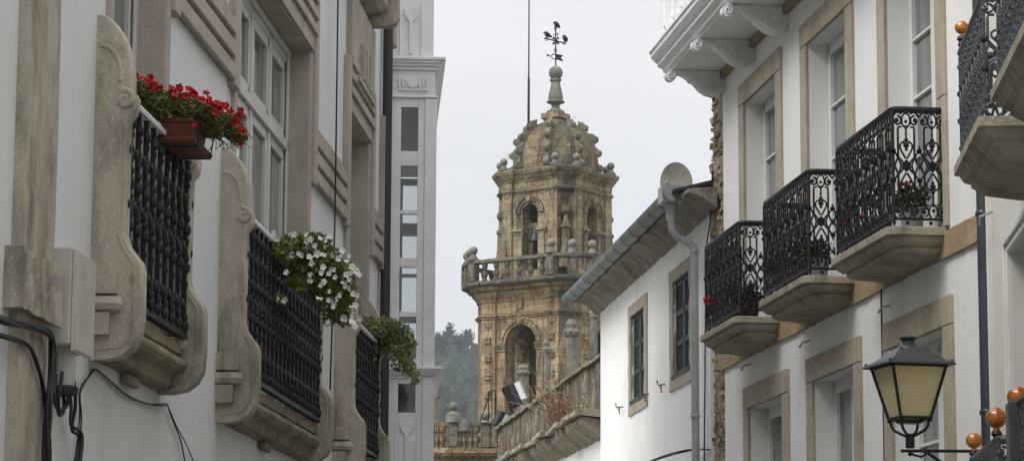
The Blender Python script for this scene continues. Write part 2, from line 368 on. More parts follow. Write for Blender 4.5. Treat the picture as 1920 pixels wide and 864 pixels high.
def window_R(par, f, s0, s1, h0, h1, dep=.24, rows=3, leaf=None, surround=GRAN, lint=.235, jamb=.24, glass=GLASS, joint=True, sill=False):
    """stone surround proud of the wall, white frame set back in the reveal, panes and curtains"""
    mb = MB()
    fb(mb, f, -.01, .035, s0-jamb, s1+jamb, h1, h1+lint)
    zs = [h0, h0+(h1-h0)*.42, h1-.004] if joint else [h0, h1-.004]
    for a, b in zip(zs, zs[1:]):
        fb(mb, f, -.01, .032, s0-jamb, s0, a+.004, b); fb(mb, f, -.01, .032, s1, s1+jamb, a+.004, b)
    if sill: fb(mb, f, -.01, .05, s0-jamb, s1+jamb, h0-.16, h0)
    mb.build('window_surround', surround, par, .006)
    fr = MB(); t = .055; x0, x1 = -dep, -dep+.06; m_ = (s0+s1)/2
    fb(fr, f, x0, x1, s0, s0+t, h0, h1); fb(fr, f, x0, x1, s1-t, s1, h0, h1); fb(fr, f, x0, x1, s0, s1, h1-t, h1)
    w = fr.build('window', PAINT, par, .004)
    for a, b in ((s0+t, m_-.004), (m_+.004, s1-t)):
        c = MB(); q = .07; X0, X1 = -dep+.01, -dep+.075
        fb(c, f, X0, X1, a, a+q, h0, h1-t); fb(c, f, X0, X1, b-q, b, h0, h1-t); fb(c, f, X0, X1, a, b, h1-t-q, h1-t)
        fb(c, f, X0, X1, a, b, h0, h0+.35 if h1-h0 > 2 else h0+q)
        hb = h0+(.35 if h1-h0 > 2 else q)
        for k in range(1, rows):
            z = hb+(h1-t-q-hb)*k/rows; fb(c, f, X0+.008, X1-.006, a+q, b-q, z-.014, z+.014)
        c.build('casement', PAINT, w, .004)
        p = MB(); fb(p, f, -dep+.03, -dep+.035, a+q-.01, b-q+.01, hb-.01, h1-t-q+.01); p.build('pane', glass, w)
    return w

# ============================================================ LEFT HOUSE
HL = fempty('stone_trimmed_house', L, 'white house with sandstone trim, iron window rails and flower boxes, filling the left side', 'house')
s = L.w
c1s = s(171, 432)[0]; c2s = s(409, 560)[0]; c3s = s(626, 700)[0]
win1 = (14.75, 16.25); win2 = (18.80, 22.42); win3 = (24.95, 26.55)
HLT = 6.62   # window heads
holes = [(win1[0], win1[1], 3.30, HLT), (win2[0], win2[1], 3.30, HLT), (win3[0], win3[1], 3.30, HLT),
         (14.75, 16.25, 8.4, 9.8), (18.8, 22.42, 8.4, 9.8), (24.95, 26.55, 8.4, 9.8)]
wall_holes(L, 2.0, 28.6, 0, 10.6, holes, .32).build('wall', WHITE_L, HL)
# pilaster strip with its capital block
pb = MB(); fb(pb, L, -.01, .05, s(28, 250)[0], s(90, 250)[0], 0, 10.6)
roughen(pb.build('pilaster', STONE_L, HL), .25, .006, 5)
pb = MB(); s0, s1 = s(10, 500)[0]-.03, s(84, 500)[0]+.02
fb(pb, L, -.01, .09, s0, s1, 3.20, 3.49)
roughen(pb.build('pilaster_block', STONE_L, HL), .06, .012, 9)
# window stone liners, jambs, heads
for (a, b), top in ((win1, 0), (win2, 1), (win3, 0)):
    st = MB(); J = .10
    fb(st, L, -.30, .022, b-.012, b+.0, 3.3, HLT)           # far jamb lining
    fb(st, L, -.02, .03, b, b+J, 3.3, HLT+.5); fb(st, L, -.02, .03, a-J, a, 3.3, HLT+.5)
    fb(st, L, -.30, .022, a, a+.012, 3.3, HLT)
    fb(st, L, -.30, .022, a, b, HLT-.012, HLT)
    fb(st, L, -.02, .045, a-J, b+J, HLT, HLT+.50)
    for k in range(3): fb(st, L, .04, .075, a-J, b+J, HLT+.14+k*.14, HLT+.22+k*.14)
    st.build('window_surround', STONE_S, HL, .006)
    fr = MB(); d0, d1 = -.24, -.17
    n = 2 if b-a < 2 else 4
    for k in range(n+1):
        x = a+.02+(b-a-.04)*k/n; fb(fr, L, d0, d1, x-.045, x+.045, 3.3, HLT-.012)
    fb(fr, L, d0, d1, a+.012, b-.012, HLT-.12, HLT-.012); fb(fr, L, d0-.01, d1+.02, a+.012, b-.012, 5.75, 5.84)
    fb(fr, L, -.17, -.15, b-.10, b-.012, 3.3, HLT-.02); fb(fr, L, -.17, -.14, a+.012, b-.012, HLT-.07, HLT-.02)
    w = fr.build('window', PAINT_L, HL, .006)
    for k in range(n):
        x0 = a+.02+(b-a-.04)*k/n+.045; x1 = a+.02+(b-a-.04)*(k+1)/n-.045
        for h0, h1 in ((3.32, 5.75), (5.84, HLT-.12)):
            c = MB(); q = .085
            fb(c, L, d0+.01, d1-.01, x0, x0+q, h0, h1); fb(c, L, d0+.01, d1-.01, x1-q, x1, h0, h1)
            fb(c, L, d0+.01, d1-.01, x0, x1, h1-q, h1); fb(c, L, d0+.01, d1-.01, x0, x1, h0, h0+q)
            if h1-h0 > 1.5: fb(c, L, d0+.02, d1-.02, x0+q, x1-q, 4.4, 4.46)
            c.build('casement', PAINT_L, w, .004)
            p = MB(); fb(p, L, d0+.025, d0+.03, x0+q-.005, x1-q+.005, h0+q-.005, h1-q+.005); p.build('pane', GLASS, w)
for a, b in ((14.75, 16.25), (18.8, 22.42), (24.95, 26.55)):
    st = MB(); fb(st, L, -.2, .03, a-.1, a, 8.4, 9.8); fb(st, L, -.2, .03, b, b+.1, 8.4, 9.8); fb(st, L, -.2, .03, a-.1, b+.1, 9.8, 10)
    st.build('window_surround', STONE_S, HL, .006)
    w = MB(); fb(w, L, -.24, -.18, a, a+.06, 8.4, 9.8); fb(w, L, -.24, -.18, b-.06, b, 8.4, 9.8); fb(w, L, -.24, -.18, a, b, 9.7, 9.8)
    w = w.build('window', PAINT_L, HL); p = MB(); fb(p, L, -.22, -.21, a+.06, b-.06, 8.4, 9.7); p.build('pane', GLASS, w)
# banded panels on the piers (three proud bands, grooves between)
for a, b in ((16.36, 18.70), (22.52, 24.85), (26.65, 27.75)):
    st = MB()
    fb(st, L, -.005, .02, a, b, 5.55, 6.02)
    for k in range(3): fb(st, L, .015, .055, a, b, 5.545+k*.16, 5.545+k*.16+.115)
    for x in (a, b-.12): fb(st, L, -.004, .06, x-.03, x+.15, 5.50, 7.1)
    fb(st, L, -.005, .018, a+.1, b-.1, 6.02, 6.06)
    st.build('banded_panel', STONE_S, HL, .008)
# stepped ornament over the third window
st = MB(); a, b = win3
fb(st, L, -.005, .06, a-.1, b+.1, 7.12, 7.75)
for k in range(3): fb(st, L, .045, .11, a+.45+k*.25, a+.56+k*.25, 7.0, 7.35)
fb(st, L, .045, .10, a+.2, b-.15, 6.94, 7.0)
st.build('ornament', STONE_S, HL, .008)

# scrolled stone consoles
CONS = [(0, 5.03), (.05, 5.025), (.10, 4.985), (.145, 4.92), (.18, 4.83), (.197, 4.74), (.20, 4.64), (.205, 4.58), (.225, 4.53), (.215, 4.49), (.185, 4.45),
        (.182, 4.20), (.182, 3.83), (.20, 3.77), (.235, 3.72), (.27, 3.68), (.284, 3.63), (.286, 3.38), (.275, 3.28), (.24, 3.21), (.18, 3.165), (.10, 3.15), (0, 3.15)]
def offpoly(poly, d):
    out = []
    n = len(poly)
    for i in range(n):
        p0, p1, p2 = Vector(poly[i-1]), Vector(poly[i]), Vector(poly[(i+1) % n])
        e1 = (p1-p0).normalized(); e2 = (p2-p1).normalized()
        nn = (Vector((-e1.y, e1.x))+Vector((-e2.y, e2.x)))
        nn.normalize() if nn.length > 1e-6 else None
        out.append((p1.x+nn.x*d, p1.y+nn.y*d))
    return out
def console(parent, S, near=True, w=.13):
    mb = MB(); fn = lambda a, b, t: (L.side*a, t, b)
    ins = [(max(a-.012, 0) if a > .01 else 0, b) for a, b in CONS]
    mb.loft([[fn(a, b, S) for a, b in ins], [fn(a, b, S+.012) for a, b in CONS], [fn(a, b, S+w-.012) for a, b in CONS], [fn(a, b, S+w) for a, b in ins]])
    # carved relief on the side faces: raised border scroll, volute, inner rib
    for y in (S, S+w):
        sg = -1 if y == S else 1
        path = [(.02, 4.86), (.07, 4.85), (.115, 4.80), (.135, 4.73), (.138, 4.66)]
        mb.tube([fn(a, b, y) for a, b in path], .012, 6)
        mb.tube([fn(a, b, y+sg*.004) for a, b in spiral(.165, 4.56, .052, PI*.6, -1.2, 14, .2)], .018, 6)
        mb.lathe(fn(.17, 4.56, y-.006), [(.05, 0), (.045, .018)] if sg > 0 else [(.045, -.006), (.05, .012)], 14, 'y')
        for k, (oo, z0) in enumerate(((.125, 4.20), (.150, 4.08), (.168, 3.98))):
            mb.tube([fn(oo, 4.50, y), fn(oo, z0, y)], .0065, 4)
        mb.tube([fn(.182*.8, 3.83, y), fn(.17, 3.76, y), fn(.21, 3.70, y), fn(.235, 3.66, y), fn(.24, 3.4, y), fn(.23, 3.29, y), fn(.18, 3.22, y), fn(.05, 3.205, y)], .008, 5)
    for h0, h1, q in ((3.50, 3.62, .155), (3.28, 3.40, .12)):
        fb(mb, L, -.0, q, S-.05, S+.01, h0, h1)
    mb.tube([fn(0, 3.445, S-.03), fn(.14, 3.445, S-.03), fn(.16, 3.445, S-.01)], .045, 8)
    o = mb.build('console', STONE_L, parent, 0, True)
    return o
def baluster_rail(parent, s0, s1, n, mat=IRON):
    mb = MB(); o = .165; X = L.side*o
    fb(mb, L, o-.03, o+.02, s0, s1, 3.47, 3.50)
    rn = random.Random(n)
    for k in range(n):
        y = s0+.04+(s1-s0-.08)*k/(n-1); st = (s1-s0-.08)/(n-1)
        mb.box(X-.013, X+.013, y-.014, y+.014, 3.49, 4.56)
        for z, r in ((3.545, .034), (3.60, .024), (3.80, .022), (3.90, .036), (3.96, .026), (4.06, .024), (4.13, .036), (4.20, .026), (4.40, .022), (4.46, .034)):
            mb.ball((X+.008, y+rn.uniform(-.003, .003), z), r*.8, 7, 5, .9, .9, 1.4)
        for zc, rr in ((3.66, .036), (4.00, .040), (4.30, .034)):      # leafy C-scrolls filling the gaps
            for q in (-1, 1):
                for m in (-1, 1):
                    mb.tube([(X+.004, y+q*(.012+a), zc+m*b) for a, b in spiral(rr*.9, rr*.8, rr*.85, PI*1.1, .9, 9, .3)], .0085, 4)
                mb.ball((X+.012, y+q*st*.48, zc), .017, 6, 4, 1, 1, 1.8)
        mb.ball((X+.02*0, y+st*.5, 3.50), .020, 6, 4)
    r = mb.build('railing', mat, parent)
    h = MB(); h.prism([(-.028, 4.555), (.028, 4.555), (.032, 4.575), (.02, 4.592), (-.02, 4.592), (-.032, 4.575)], lambda a, b, t: (X+a, t, b), s0, s1)
    h.build('handrail', PAINT_G, r, 0)
def sill_beam(parent, s0, s1):
    mb = MB()
    prof = [(0, 3.44), (.155, 3.44), (.155, 3.375), (.135, 3.370), (.135, 3.355), (.175, 3.345), (.19, 3.32), (.19, 3.30), (.17, 3.27), (.125, 3.255), (.115, 3.25), (.10, 3.18), (0, 3.16)]
    mb.prism(prof, lambda a, b, t: (L.side*a, t, b), s0, s1)
    fb(mb, L, .02, .06, (s0+s1)/2-.2, (s0+s1)/2+.1, 3.10, 3.16)
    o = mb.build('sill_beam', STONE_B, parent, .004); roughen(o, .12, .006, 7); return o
for S0, S1, n in ((c1s, c1s+1.86, 9), (c2s, c2s+3.80, 19), (c3s, c3s+1.95, 9)):
    console(HL, S0); console(HL, S1); sill_beam(HL, S0+.13, S1); baluster_rail(HL, S0+.13, S1, n)
# balcony of the floor above, only its rounded end and soffit reach into view
def upper(px0, px1):
    a = s(px0, 40)[0]; b = s(px1, 40)[0]
    mb = MB(); prof = [(0, 0), (.22, 0), (.28, .03), (.31, .09), (.31, .5), (.26, .62), (0, .8)]
    hz = 7.77
    mb.prism([(x, hz+y) for x, y in prof], lambda q, r, t: (L.side*q, t, r), b-.12, b)
    mb.prism([(x*1.0, hz+y) for x, y in prof], lambda q, r, t: (L.side*q, t, r), a, a+.12)
    mb.prism([(0, hz+.1), (.14, hz+.12), (.20, hz+.18), (.21, hz+.24), (.17, hz+.29), (.23, hz+.33), (.23, hz+.42), (0, hz+.42)], lambda q, r, t: (L.side*q, t, r), a+.12, b-.12)
    mb.build('balcony_sill', STONE_L, HL, .012, False, 2)
upper(600, 692)
# brown drainpipe
mb = MB(); dp = s(724, 400, .07)[0]
mb.tube([(.07, dp, 0), (.07, dp, 10.4)], .052, 14)
mb.build('drainpipe', PIPE_B, HL, 0, True)
mb = MB(); fb(mb, L, 0, .13, dp+.20, dp+.32, 7.88, 8.4); fb(mb, L, 0, .08, dp+.20, dp+.32, 7.75, 7.88); mb.build('corner_bracket', STONE_L, HL, .02)

# meter box with its conduit
bs0 = s(89, 560)[0]
MBX = fempty('meter_box', L, 'grey cream plastic meter box with a stub pipe below, fixed beside the left stone pilaster', 'utility box', bs0, None, 0, 3.2)
def lm(mb, name, mat, par, **k): return mb.build(name, mat, par, **k)
hb0, hb1 = L.p(110, 645, bs0)[1]-3.2, L.p(110, 462, bs0)[1]-3.2
q = L.p(134, 500, bs0)[0]
bl_s = L.w(176, 560, q)[0]-bs0
mb = MB().box(.0, q, 0, bl_s, hb0, hb1)
mb.build('cabinet', BOXP, MBX, .008)
mb = MB().box(q+.001, q+.012, .02, bl_s-.02, hb0-.03, hb1-.01); mb.box(q+.012, q+.017, .05, bl_s-.05, hb0-.02, hb0+.17); mb.build('door', BOXP, MBX, .004)
mb = MB(); mb.lathe((.06, .16, 0), [(.05, hb0-.20), (.055, hb0-.17), (.06, hb0+.01)], 14); mb.build('stub_pipe', BOXP, MBX, 0, True)
mb = MB(); mb.lathe((.06, .16, 0), [(.07, hb0-.24), (.075, hb0-.20), (.05, hb0-.19)], 14); mb.build('collar', CABLE, MBX, 0, True)

# cables on the left house
def cable(name, f, pts, r, label, o=.03, mat=CABLE, jit=.0, twist=1, cat='cable', group=None):
    P = [Vector((f.side*(p[2] if len(p) > 2 else o), *f.w(p[0], p[1], p[2] if len(p) > 2 else o))) for p in pts]
    base = P[0].copy(); e = []
    for i in range(len(P)-1):       # Catmull-Rom
        p0, p1, p2, p3 = P[max(i-1, 0)], P[i], P[i+1], P[min(i+2, len(P)-1)]
        for k in range(6):
            t = k/6; e.append(.5*((2*p1)+(p2-p0)*t+(2*p0-5*p1+4*p2-p3)*t*t+(3*p1-p0-3*p2+p3)*t**3))
    e.append(P[-1]); mb = MB()
    for q in range(twist):
        ph = 2*PI*q/twist; am = r*1.1 if twist > 1 else 0
        mb.tube([v-base+Vector((am*(1+.5*math.sin(i*.31+q*2))*math.cos(ph+i*.13), am*(1+.4*math.sin(i*.23+q))*math.sin(ph+i*.13), am*math.cos(ph+i*.17+1))) for i, v in enumerate(e)], r, 6)
    o_ = mb.build(name, mat, None, 0, True); o_.location = f.M @ base + f.O; o_.rotation_euler = (0, 0, -f.a)
    return tag(o_, label, cat, group)
cable('cable_bundle', L, [(-30, 590), (20, 604), (60, 612), (92, 625), (100, 650), (97, 700), (90, 760), (86, 820), (84, 900)], .010, 'thick black bundle of cables coming in at the left edge, dropping below the meter box', .09, twist=4)
cable('cable_bundle', L, [(-30, 622), (20, 634), (55, 650), (72, 690), (84, 740), (92, 830), (92, 910)], .006, 'thinner loose wires just under the thick black cable bundle at the left edge', .07, twist=4)
cable('cable', L, [(112, 700), (104, 740), (110, 772), (122, 760), (122, 716)], .011, 'short u-shaped black cable loop under the meter box', .07, twist=2)
cable('cable', L, [(134, 714), (136, 760), (134, 800), (150, 820), (140, 900)], .010, 'grey black cable falling straight from the meter box collar', .06, twist=2)
cable('cable', L, [(140, 900), (150, 790), (150, 735), (166, 705), (180, 692), (205, 712), (240, 742), (280, 757), (313, 758)], .005, 'thin double cable pinned in a hump across the white wall under the first sill', .02, twist=2)
cable('cable', L, [(313, 757), (325, 790), (340, 830), (352, 900)], .005, 'thin cable dropping from the right pin, left strand', .02, twist=1)
cable('cable', L, [(313, 757), (332, 800), (352, 838), (378, 905)], .004, 'thin cable dropping from the right pin, right strand', .02, twist=1)
cable('cable', L, [(634, -30), (631, 200), (627, 450), (619, 730)], .008, 'long straight black cable running down the white pier between the second and third windows', .08)

# ============================================================ GLAZED BAY beyond the drainpipe (left side, far)
GZ = 28.6
gl_ = at(728, 700, GZ); gr_ = at(807, 700, GZ)
GB = empty('glazed_bay_house', (at(730, 700, GZ).x, GZ, 0), math.radians(3), 'tall white wooden glazed bay with small panes, standing behind the brown drainpipe', 'house')
sx = (gr_.x-gl_.x); kx = 5162/GZ
def gx(px): return (px-730)/kx
def gh(py): return 1.6+(1232-py)/5162*GZ*1.0
Wd = 1.10; X0, X1 = gx(700), gx(814)
mb = MB()
mb.box(X0-1.0, X1-.02, .02, 5.0, 0, gh(864)-.6)   # ground floor block
lev = [(gh(864)-.6, gh(705)), (gh(690), gh(158)), (gh(98)+.05, gh(-200))]
# frames: corner posts and rails on near face, outer face, far face
def bayframe(mb, panes, z0, z1):
    zs = [z0]+[v for p in panes for v in p]+[z1]
    # near face (y=0), frame members
    xa, xb = gx(747), gx(780)
    mb.box(X0, xa, 0, .07, z0, z1); mb.box(xb, X1, 0, .07, z0, z1)
    for i in range(0, len(zs), 2): mb.box(xa, xb, .004, .066, zs[i], zs[i+1])
    mb.box(gx(793), X1+.01, -.025, 0, z0, z1)
    for k in range(6):      # outer face bays
        y = .07+k*.80; mb.box(X1-.07, X1, y, y+.09, z0, z1)
    for i in range(0, len(zs), 2): mb.box(X1-.066, X1-.004, .07, 4.9, zs[i], zs[i+1])
    for k in range(3):
        x = X0+k*(X1-X0)/2-.03; mb.box(x, x+.06, 4.9, 4.96, z0, z1)
    for i in range(0, len(zs), 2): mb.box(X0, X1, 4.905, 4.95, zs[i], zs[i+1])
pn = [(gh(775), gh(720))]; pm = [(gh(p1), gh(p0)) for p0, p1 in ((600, 668), (496, 582), (393, 478), (299, 385), (184, 270))]
pm[0] = (gh(672), gh(592)); pm = [pm[0], pm[1], pm[2], pm[3], pm[4]]
bayframe(mb, pn, gh(864)-.6, gh(705)); bayframe(mb, pm, gh(690), gh(168))
mb.box(X0, X1-.01, .01, 4.9, gh(150), gh(100)); mb.box(X0, X1-.03, .01, 4.9, gh(98), gh(-400))
mb.box(X0, X1, .01, 4.9, gh(703), gh(692)); mb.box(X0-1.5, X0, .3, 5, 0, gh(-400))
mb.box(X0, X1, .004, .06, gh(169), gh(149))
GBF = mb.build('bay_frame', PAINT_G, GB, .004)
mb = MB()   # cornices
for z, hgt in ((gh(700), .11), (gh(100), .12)):
    mb = MB()
    for dz, e in ((0, .025), (.3, .05), (.55, .075), (.8, .10)):
        mb.box(X0, X1+e*1.0, -e, 4.95+e, z-hgt*.5+hgt*dz, z-hgt*.5+hgt*(dz+.30))
    mb.build('cornice', PAINT_G, GB, .006)
MB().box(X0, X1+.02, -.03, 4.9, gh(166), gh(162)).build('string_moulding', PAINT_G, GB, .006)
mb = MB()   # carved ornament
for zc, k in ((gh(138), 1),):
    for dx in (-30, -22, -14, 14, 22, 30):
        mb.box(gx(769+dx*.9)-.008, gx(769+dx*.9)+.008, -.02, .012, zc-.035, zc+.06)
    mb.lathe((gx(769), -.012, zc+.015), [(.062, 0), (.05, .03)], 18, 'y'); mb.box(gx(741), gx(799), -.02, .012, zc-.075, zc-.06)
mb.build('frieze_ornament', PAINT_G, GB, .003)
for zt in (gh(2), gh(806)):
    mb = MB()
    q = [(-.075, .07), (-.07, 0), (-.02, -.07), (-.02, -.42), (.02, -.42), (.02, -.07), (.07, 0), (.075, .07), (.055, .07), (.05, .01), (0, -.035), (-.05, .01), (-.055, .07)]
    mb.prism([(gx(764)+a, zt+b) for a, b in q], lambda a, b, t: (a, t, b), -.018, .02)
    for a, b in ((gx(742), gx(744)), (gx(784), gx(786))): mb.box(a, b, -.012, .014, zt-.52, zt+.14)
    mb.box(gx(742), gx(786), -.012, .014, zt-.53, zt-.515)
    mb.build('carved_ornament', PAINT_G, GB, .003)
for i, (a, b) in enumerate(pn+pm):
    mb = MB().box(gx(746), gx(781), .03, .034, a, b); mb.box(gx(746), gx(749), -.01, .03, a, b); mb.box(gx(778), gx(781), -.01, .03, a, b)
    mb = MB().box(gx(746), gx(781), .03, .034, a, b); mb.build('pane', CLEAR, GBF)
    mb = MB()
    for k in range(6): MB().box(X1-.04, X1-.036, .16+k*.8, .87+k*.8 if k < 5 else 4.9, a, b).build('pane', CLEAR, GBF)
    MB().box(X0+.03, X1-.08, 4.92, 4.925, a, b).build('pane', CLEAR, GBF)
mb = MB().box(X0-.2, X0+.15, .1, 4.8, gh(690), gh(170)); mb.build('curtain', CURTAIN, GB)

# ============================================================ RIGHT HOUSE WITH THREE BALCONIES
HR = fempty('balcony_house', R1, 'white house with granite window surrounds, three black iron balconies and a carved white bay above', 'house')
e1 = R1.w(1358, 600)[0]; SR0 = R1.w(1852, 500)[0]; SR1 = R1.w(1337, 500)[0]
# openings (s0, s1, h0, h1)
low = [(21.75, 23.32), (24.60, 26.17), (27.45, 29.05)]; lowH = 4.215
upw = [(21.80, 23.36), (24.72, 26.27), (27.62, 29.17)]; upH = 7.53
holes = [(a, b, 1.6, lowH) for a, b in low]+[(a, b, 5.0, upH) for a, b in upw]
wall_holes(R1, SR0-.0, e1, 0, 11.2, holes, .30).build('wall', WHITE_R, HR)
for a, b in low: window_R(HR, R1, a, b, 1.6, lowH, .25, 3, joint=True)
for a, b in upw: window_R(HR, R1, a, b, 5.0, upH, .26, 4, joint=True)
# rubble masonry strip at the far corner
mb = MB(); z = 0
rnd = random.Random(3)
while z < 8.0:
    hh = rnd.uniform(.04, .12); y = e1
    while y < SR1+.1:
        w_ = rnd.uniform(.07, .28); y2 = min(y+w_, SR1+rnd.uniform(-.04, .05)+.02)
        if y2-y < .05: break
        d = rnd.uniform(-.03, .03)
        P = [(-.40, y, z), (-.40, y2-.012, z), (-.40, y2-.012, z+hh-.012), (-.40, y, z+hh-.012)]
        j = lambda: rnd.uniform(-.018, .018)
        F0 = [(.0+d+j(), y+.004+j(), z+j()), (.0+d+j(), y2-.018+j(), z+j()), (.0+d+j(), y2-.018+j(), z+hh-.015+j()), (.0+d+j(), y+.004+j(), z+hh-.015+j())]
        mb.loft([[(R1.side*a, b, c) for a, b, c in P], [(R1.side*a, b, c) for a, b, c in F0]]); y = y2
    z += hh
RUB2 = NT('rubble_stones', .9, .15); _g = RUB2.t.nodes.new('ShaderNodeNewGeometry')
_a = RUB2.mix(_g.outputs['Random Per Island'], (.25, .20, .135), (.44, .35, .23)); _a = RUB2.mix(RUB2.rng(RUB2.noise(9, 6, .7), .5, .7, 0, .6), _a, (.10, .085, .06))
RUB2.col(_a); RUB2.bump(RUB2.noise(30, 5), .02, .9)
o = mb.build('rubble_corner', RUB2.m, HR, .014)
mb = MB(); fb(mb, R1, -6, -.006, e1, SR1-.05, 0, 8.2); mb.build('mortar_core', m_stone('lime_mortar', (.30, .25, .18), (.15, .12, .08), .5, 30), HR)
# stone floor band
mb = MB(); fb(mb, R1, -.01, .03, SR0, e1+.15, 4.757, 4.965)
o = mb.build('floor_band', OCHRE, HR); roughen(o, .16, .012, 6)
# balcony slabs
BAL = [(21.66, 23.50), (24.52, 26.40), (27.52, 29.28)]
SLP = [(.006, 5.0), (0, 4.994), (.0, 4.935), (.035, 4.928), (.03, 4.91), (.045, 4.885), (.085, 4.862), (.115, 4.858), (.105, 4.838), (.125, 4.815), (.16, 4.80), (.18, 4.806), (.42, 4.775)]
def slab(parent, f, a, b, out, prof, mat, rc=.10, tilt=0):
    loops = []
    for ins, h in prof:
        w_ = max(out-ins, .02); k = min(ins, .2); r = max(min(rc, w_*.5), .005); l = [(0, a+k)]
        for t in range(5): an = PI*t/8; l.append((w_-r+r*math.sin(an), a+k+r-r*math.cos(an)))
        for t in range(5): an = PI*t/8; l.append((w_-r+r*math.cos(an), b-k-r+r*math.sin(an)))
        l.append((0, b-k)); loops.append([(f.side*x, y, h) for x, y in l])
    mb = MB(); mb.loft(loops); o = mb.build('balcony_slab', mat, parent, .006); return o
def iron_module(mb, fn, wid, dens=1):
    """one cast-iron repeat; fn(u, v) -> point, v=0 at mid height, unit = 1/815 m"""
    k = 1/815.
    def T(pts, r): mb.tube([fn(x*k, y*k) for x, y in pts], r, 5)
    W2 = wid*815/2
    for m in (1, -1):
        T([(0, m*250), (0, m*150)], .0082)
        T([(35*math.cos(t*PI/6), m*(308+48*math.sin(t*PI/6))) for t in range(13)], .0082)
        for q in (1, -1):
            T([(x, m*y) for x, y in spiral(q*70, 305, 36, PI/2, q*1.1, 12, .3)], .0098)
            T([(q*35, m*350), (q*52, m*362), (q*80, m*360), (q*W2, m*330)], .0092)
            T([(q*36, m*265), (q*62, m*262), (q*66, m*240), (q*66, m*60), (q*W2, -m*20)], .0098)
            T([(q*66, m*60), (q*20, m*14), (0, 0)], .0092)
            T([(q*4, m*48), (q*30, m*85), (q*50, m*115), (q*50, m*142), (q*36, m*158), (q*18, m*154), (q*12, m*140), (q*20, m*130)], .0085)
            T([(q*W2, m*105), (q*(W2-22), m*80), (q*(W2-50), m*36), (q*44, 0)], .0082)
        for x, y, r in ((0, 175, 15), (0, 138, 19), (0, 112, 12), (0, 262, 14), (0, 300, 12), (0, 215, 9), (W2, 100, 20), (-W2, 100, 20), (W2, 128, 9), (-W2, 128, 9), (70, 305, 12), (-70, 305, 12), (22, 160, 10), (-22, 160, 10)):
            mb.ball(fn(x*k, m*y*k), r*k, 6, 4)
    for i in range(6):
        a = PI/6+i*PI/3; mb.ball(fn(26*k*math.cos(a), 26*k*math.sin(a)), 15*k, 6, 4)
    mb.ball(fn(0, 0), 14*k, 6, 4)
def iron_rail(parent, f, a, b, out, h0, h1, mat, handmat, wid=.263, ends=True, kz=1, returns=True):
    """railing round a balcony: front, two ends, posts and handrail"""
    mid = (h0+h1)/2; kz = (h1-h0)/.92; mb = MB(); sd = f.side; n = max(1, round((b-a)/wid)); w_ = (b-a)/n
    for i in range(n):
        yc = a+(i+.5)*w_; iron_module(mb, lambda u, v, yc=yc: (sd*out, yc+u*w_/wid, mid+v*kz), wid)
    m = max(1, round(out/wid)) if out > .3 else 1; we = out/max(1, out/wid)
    for y in (a, b):
        ne = max(1, int(out/.21)); wq = out/ne
        for i in range(ne):
            iron_module(mb, lambda u, v, y=y, i=i: (sd*(out-(i+.5)*wq+u*wq/wid), y, mid+v*kz), wid)
        for o_ in (0.012, out): mb.box(min(sd*(o_-.009), sd*(o_+.009)), max(sd*(o_-.009), sd*(o_+.009)), y-.009, y+.009, h0, h1)
    path = [(0, a), (out-.07, a), (out-.02, a+.015), (out, a+.06), (out, b-.06), (out-.02, b-.015), (out-.07, b), (0, b)]
    for z, r in ((h0+.02, .011), (h1-.012, .009)):
        mb.tube([(sd*x, y, z) for x, y in path], r, 5)
    for i in range(n+1):
        mb.ball((sd*out, a+i*w_, h0-.01), .016, 6, 4); mb.box(min(sd*out-.006, sd*out+.006), max(sd*out-.006, sd*out+.006), a+i*w_-.006, a+i*w_+.006, h0-.05, h0+.02)
    for y in (a, b): mb.ball((sd*out*.3, y, h0-.01), .018, 6, 4); mb.ball((sd*out*.75, y, h0-.01), .018, 6, 4)
    r = mb.build('railing', mat, parent)
    hr = MB(); hr.tube([(sd*x, y, h1+.012) for x, y in path], .023, 8); hr.build('handrail', handmat, r, 0, True)
    return r
for a, b in BAL:
    slab(HR, R1, a-.04, b+.05, .50, SLP, GRAN_S)
    iron_rail(HR, R1, a, b, .43, 5.045, 5.945, IRON, IRON)
# dark drainpipe at the near corner
mb = MB(); dps = R1.w(1848, 600, .07)[0]
mb.tube([(-.07, dps, 0), (-.07, dps, 5.2)], .052, 14); mb.tube([(-.07, dps, 5.2), (-.07, dps, 11)], .050, 14)
for z in (3.4, 4.9): mb.lathe((-.07, dps, z), [(.056, 0), (.062, .01), (.062, .03), (.056, .04)], 14)
mb.build('drainpipe', PIPE_D, HR, 0, True)
# small metal hangers on the wall
for px, py in ((1668, 572), (1518, 638), (1407, 682)):
    S_, h_ = R1.w(px, py); mb = MB(); mb.tube([(0, S_, h_), (-.07, S_, h_-.02), (-.10, S_+.02, h_-.07)], .010, 5); mb.build('wall_hanger', PIPE_Z, HR)
cable('cable', R1, [(1652, 535), (1655, 700), (1659, 910)], .008, 'vertical black cable running down the white wall behind the street lantern', .02)

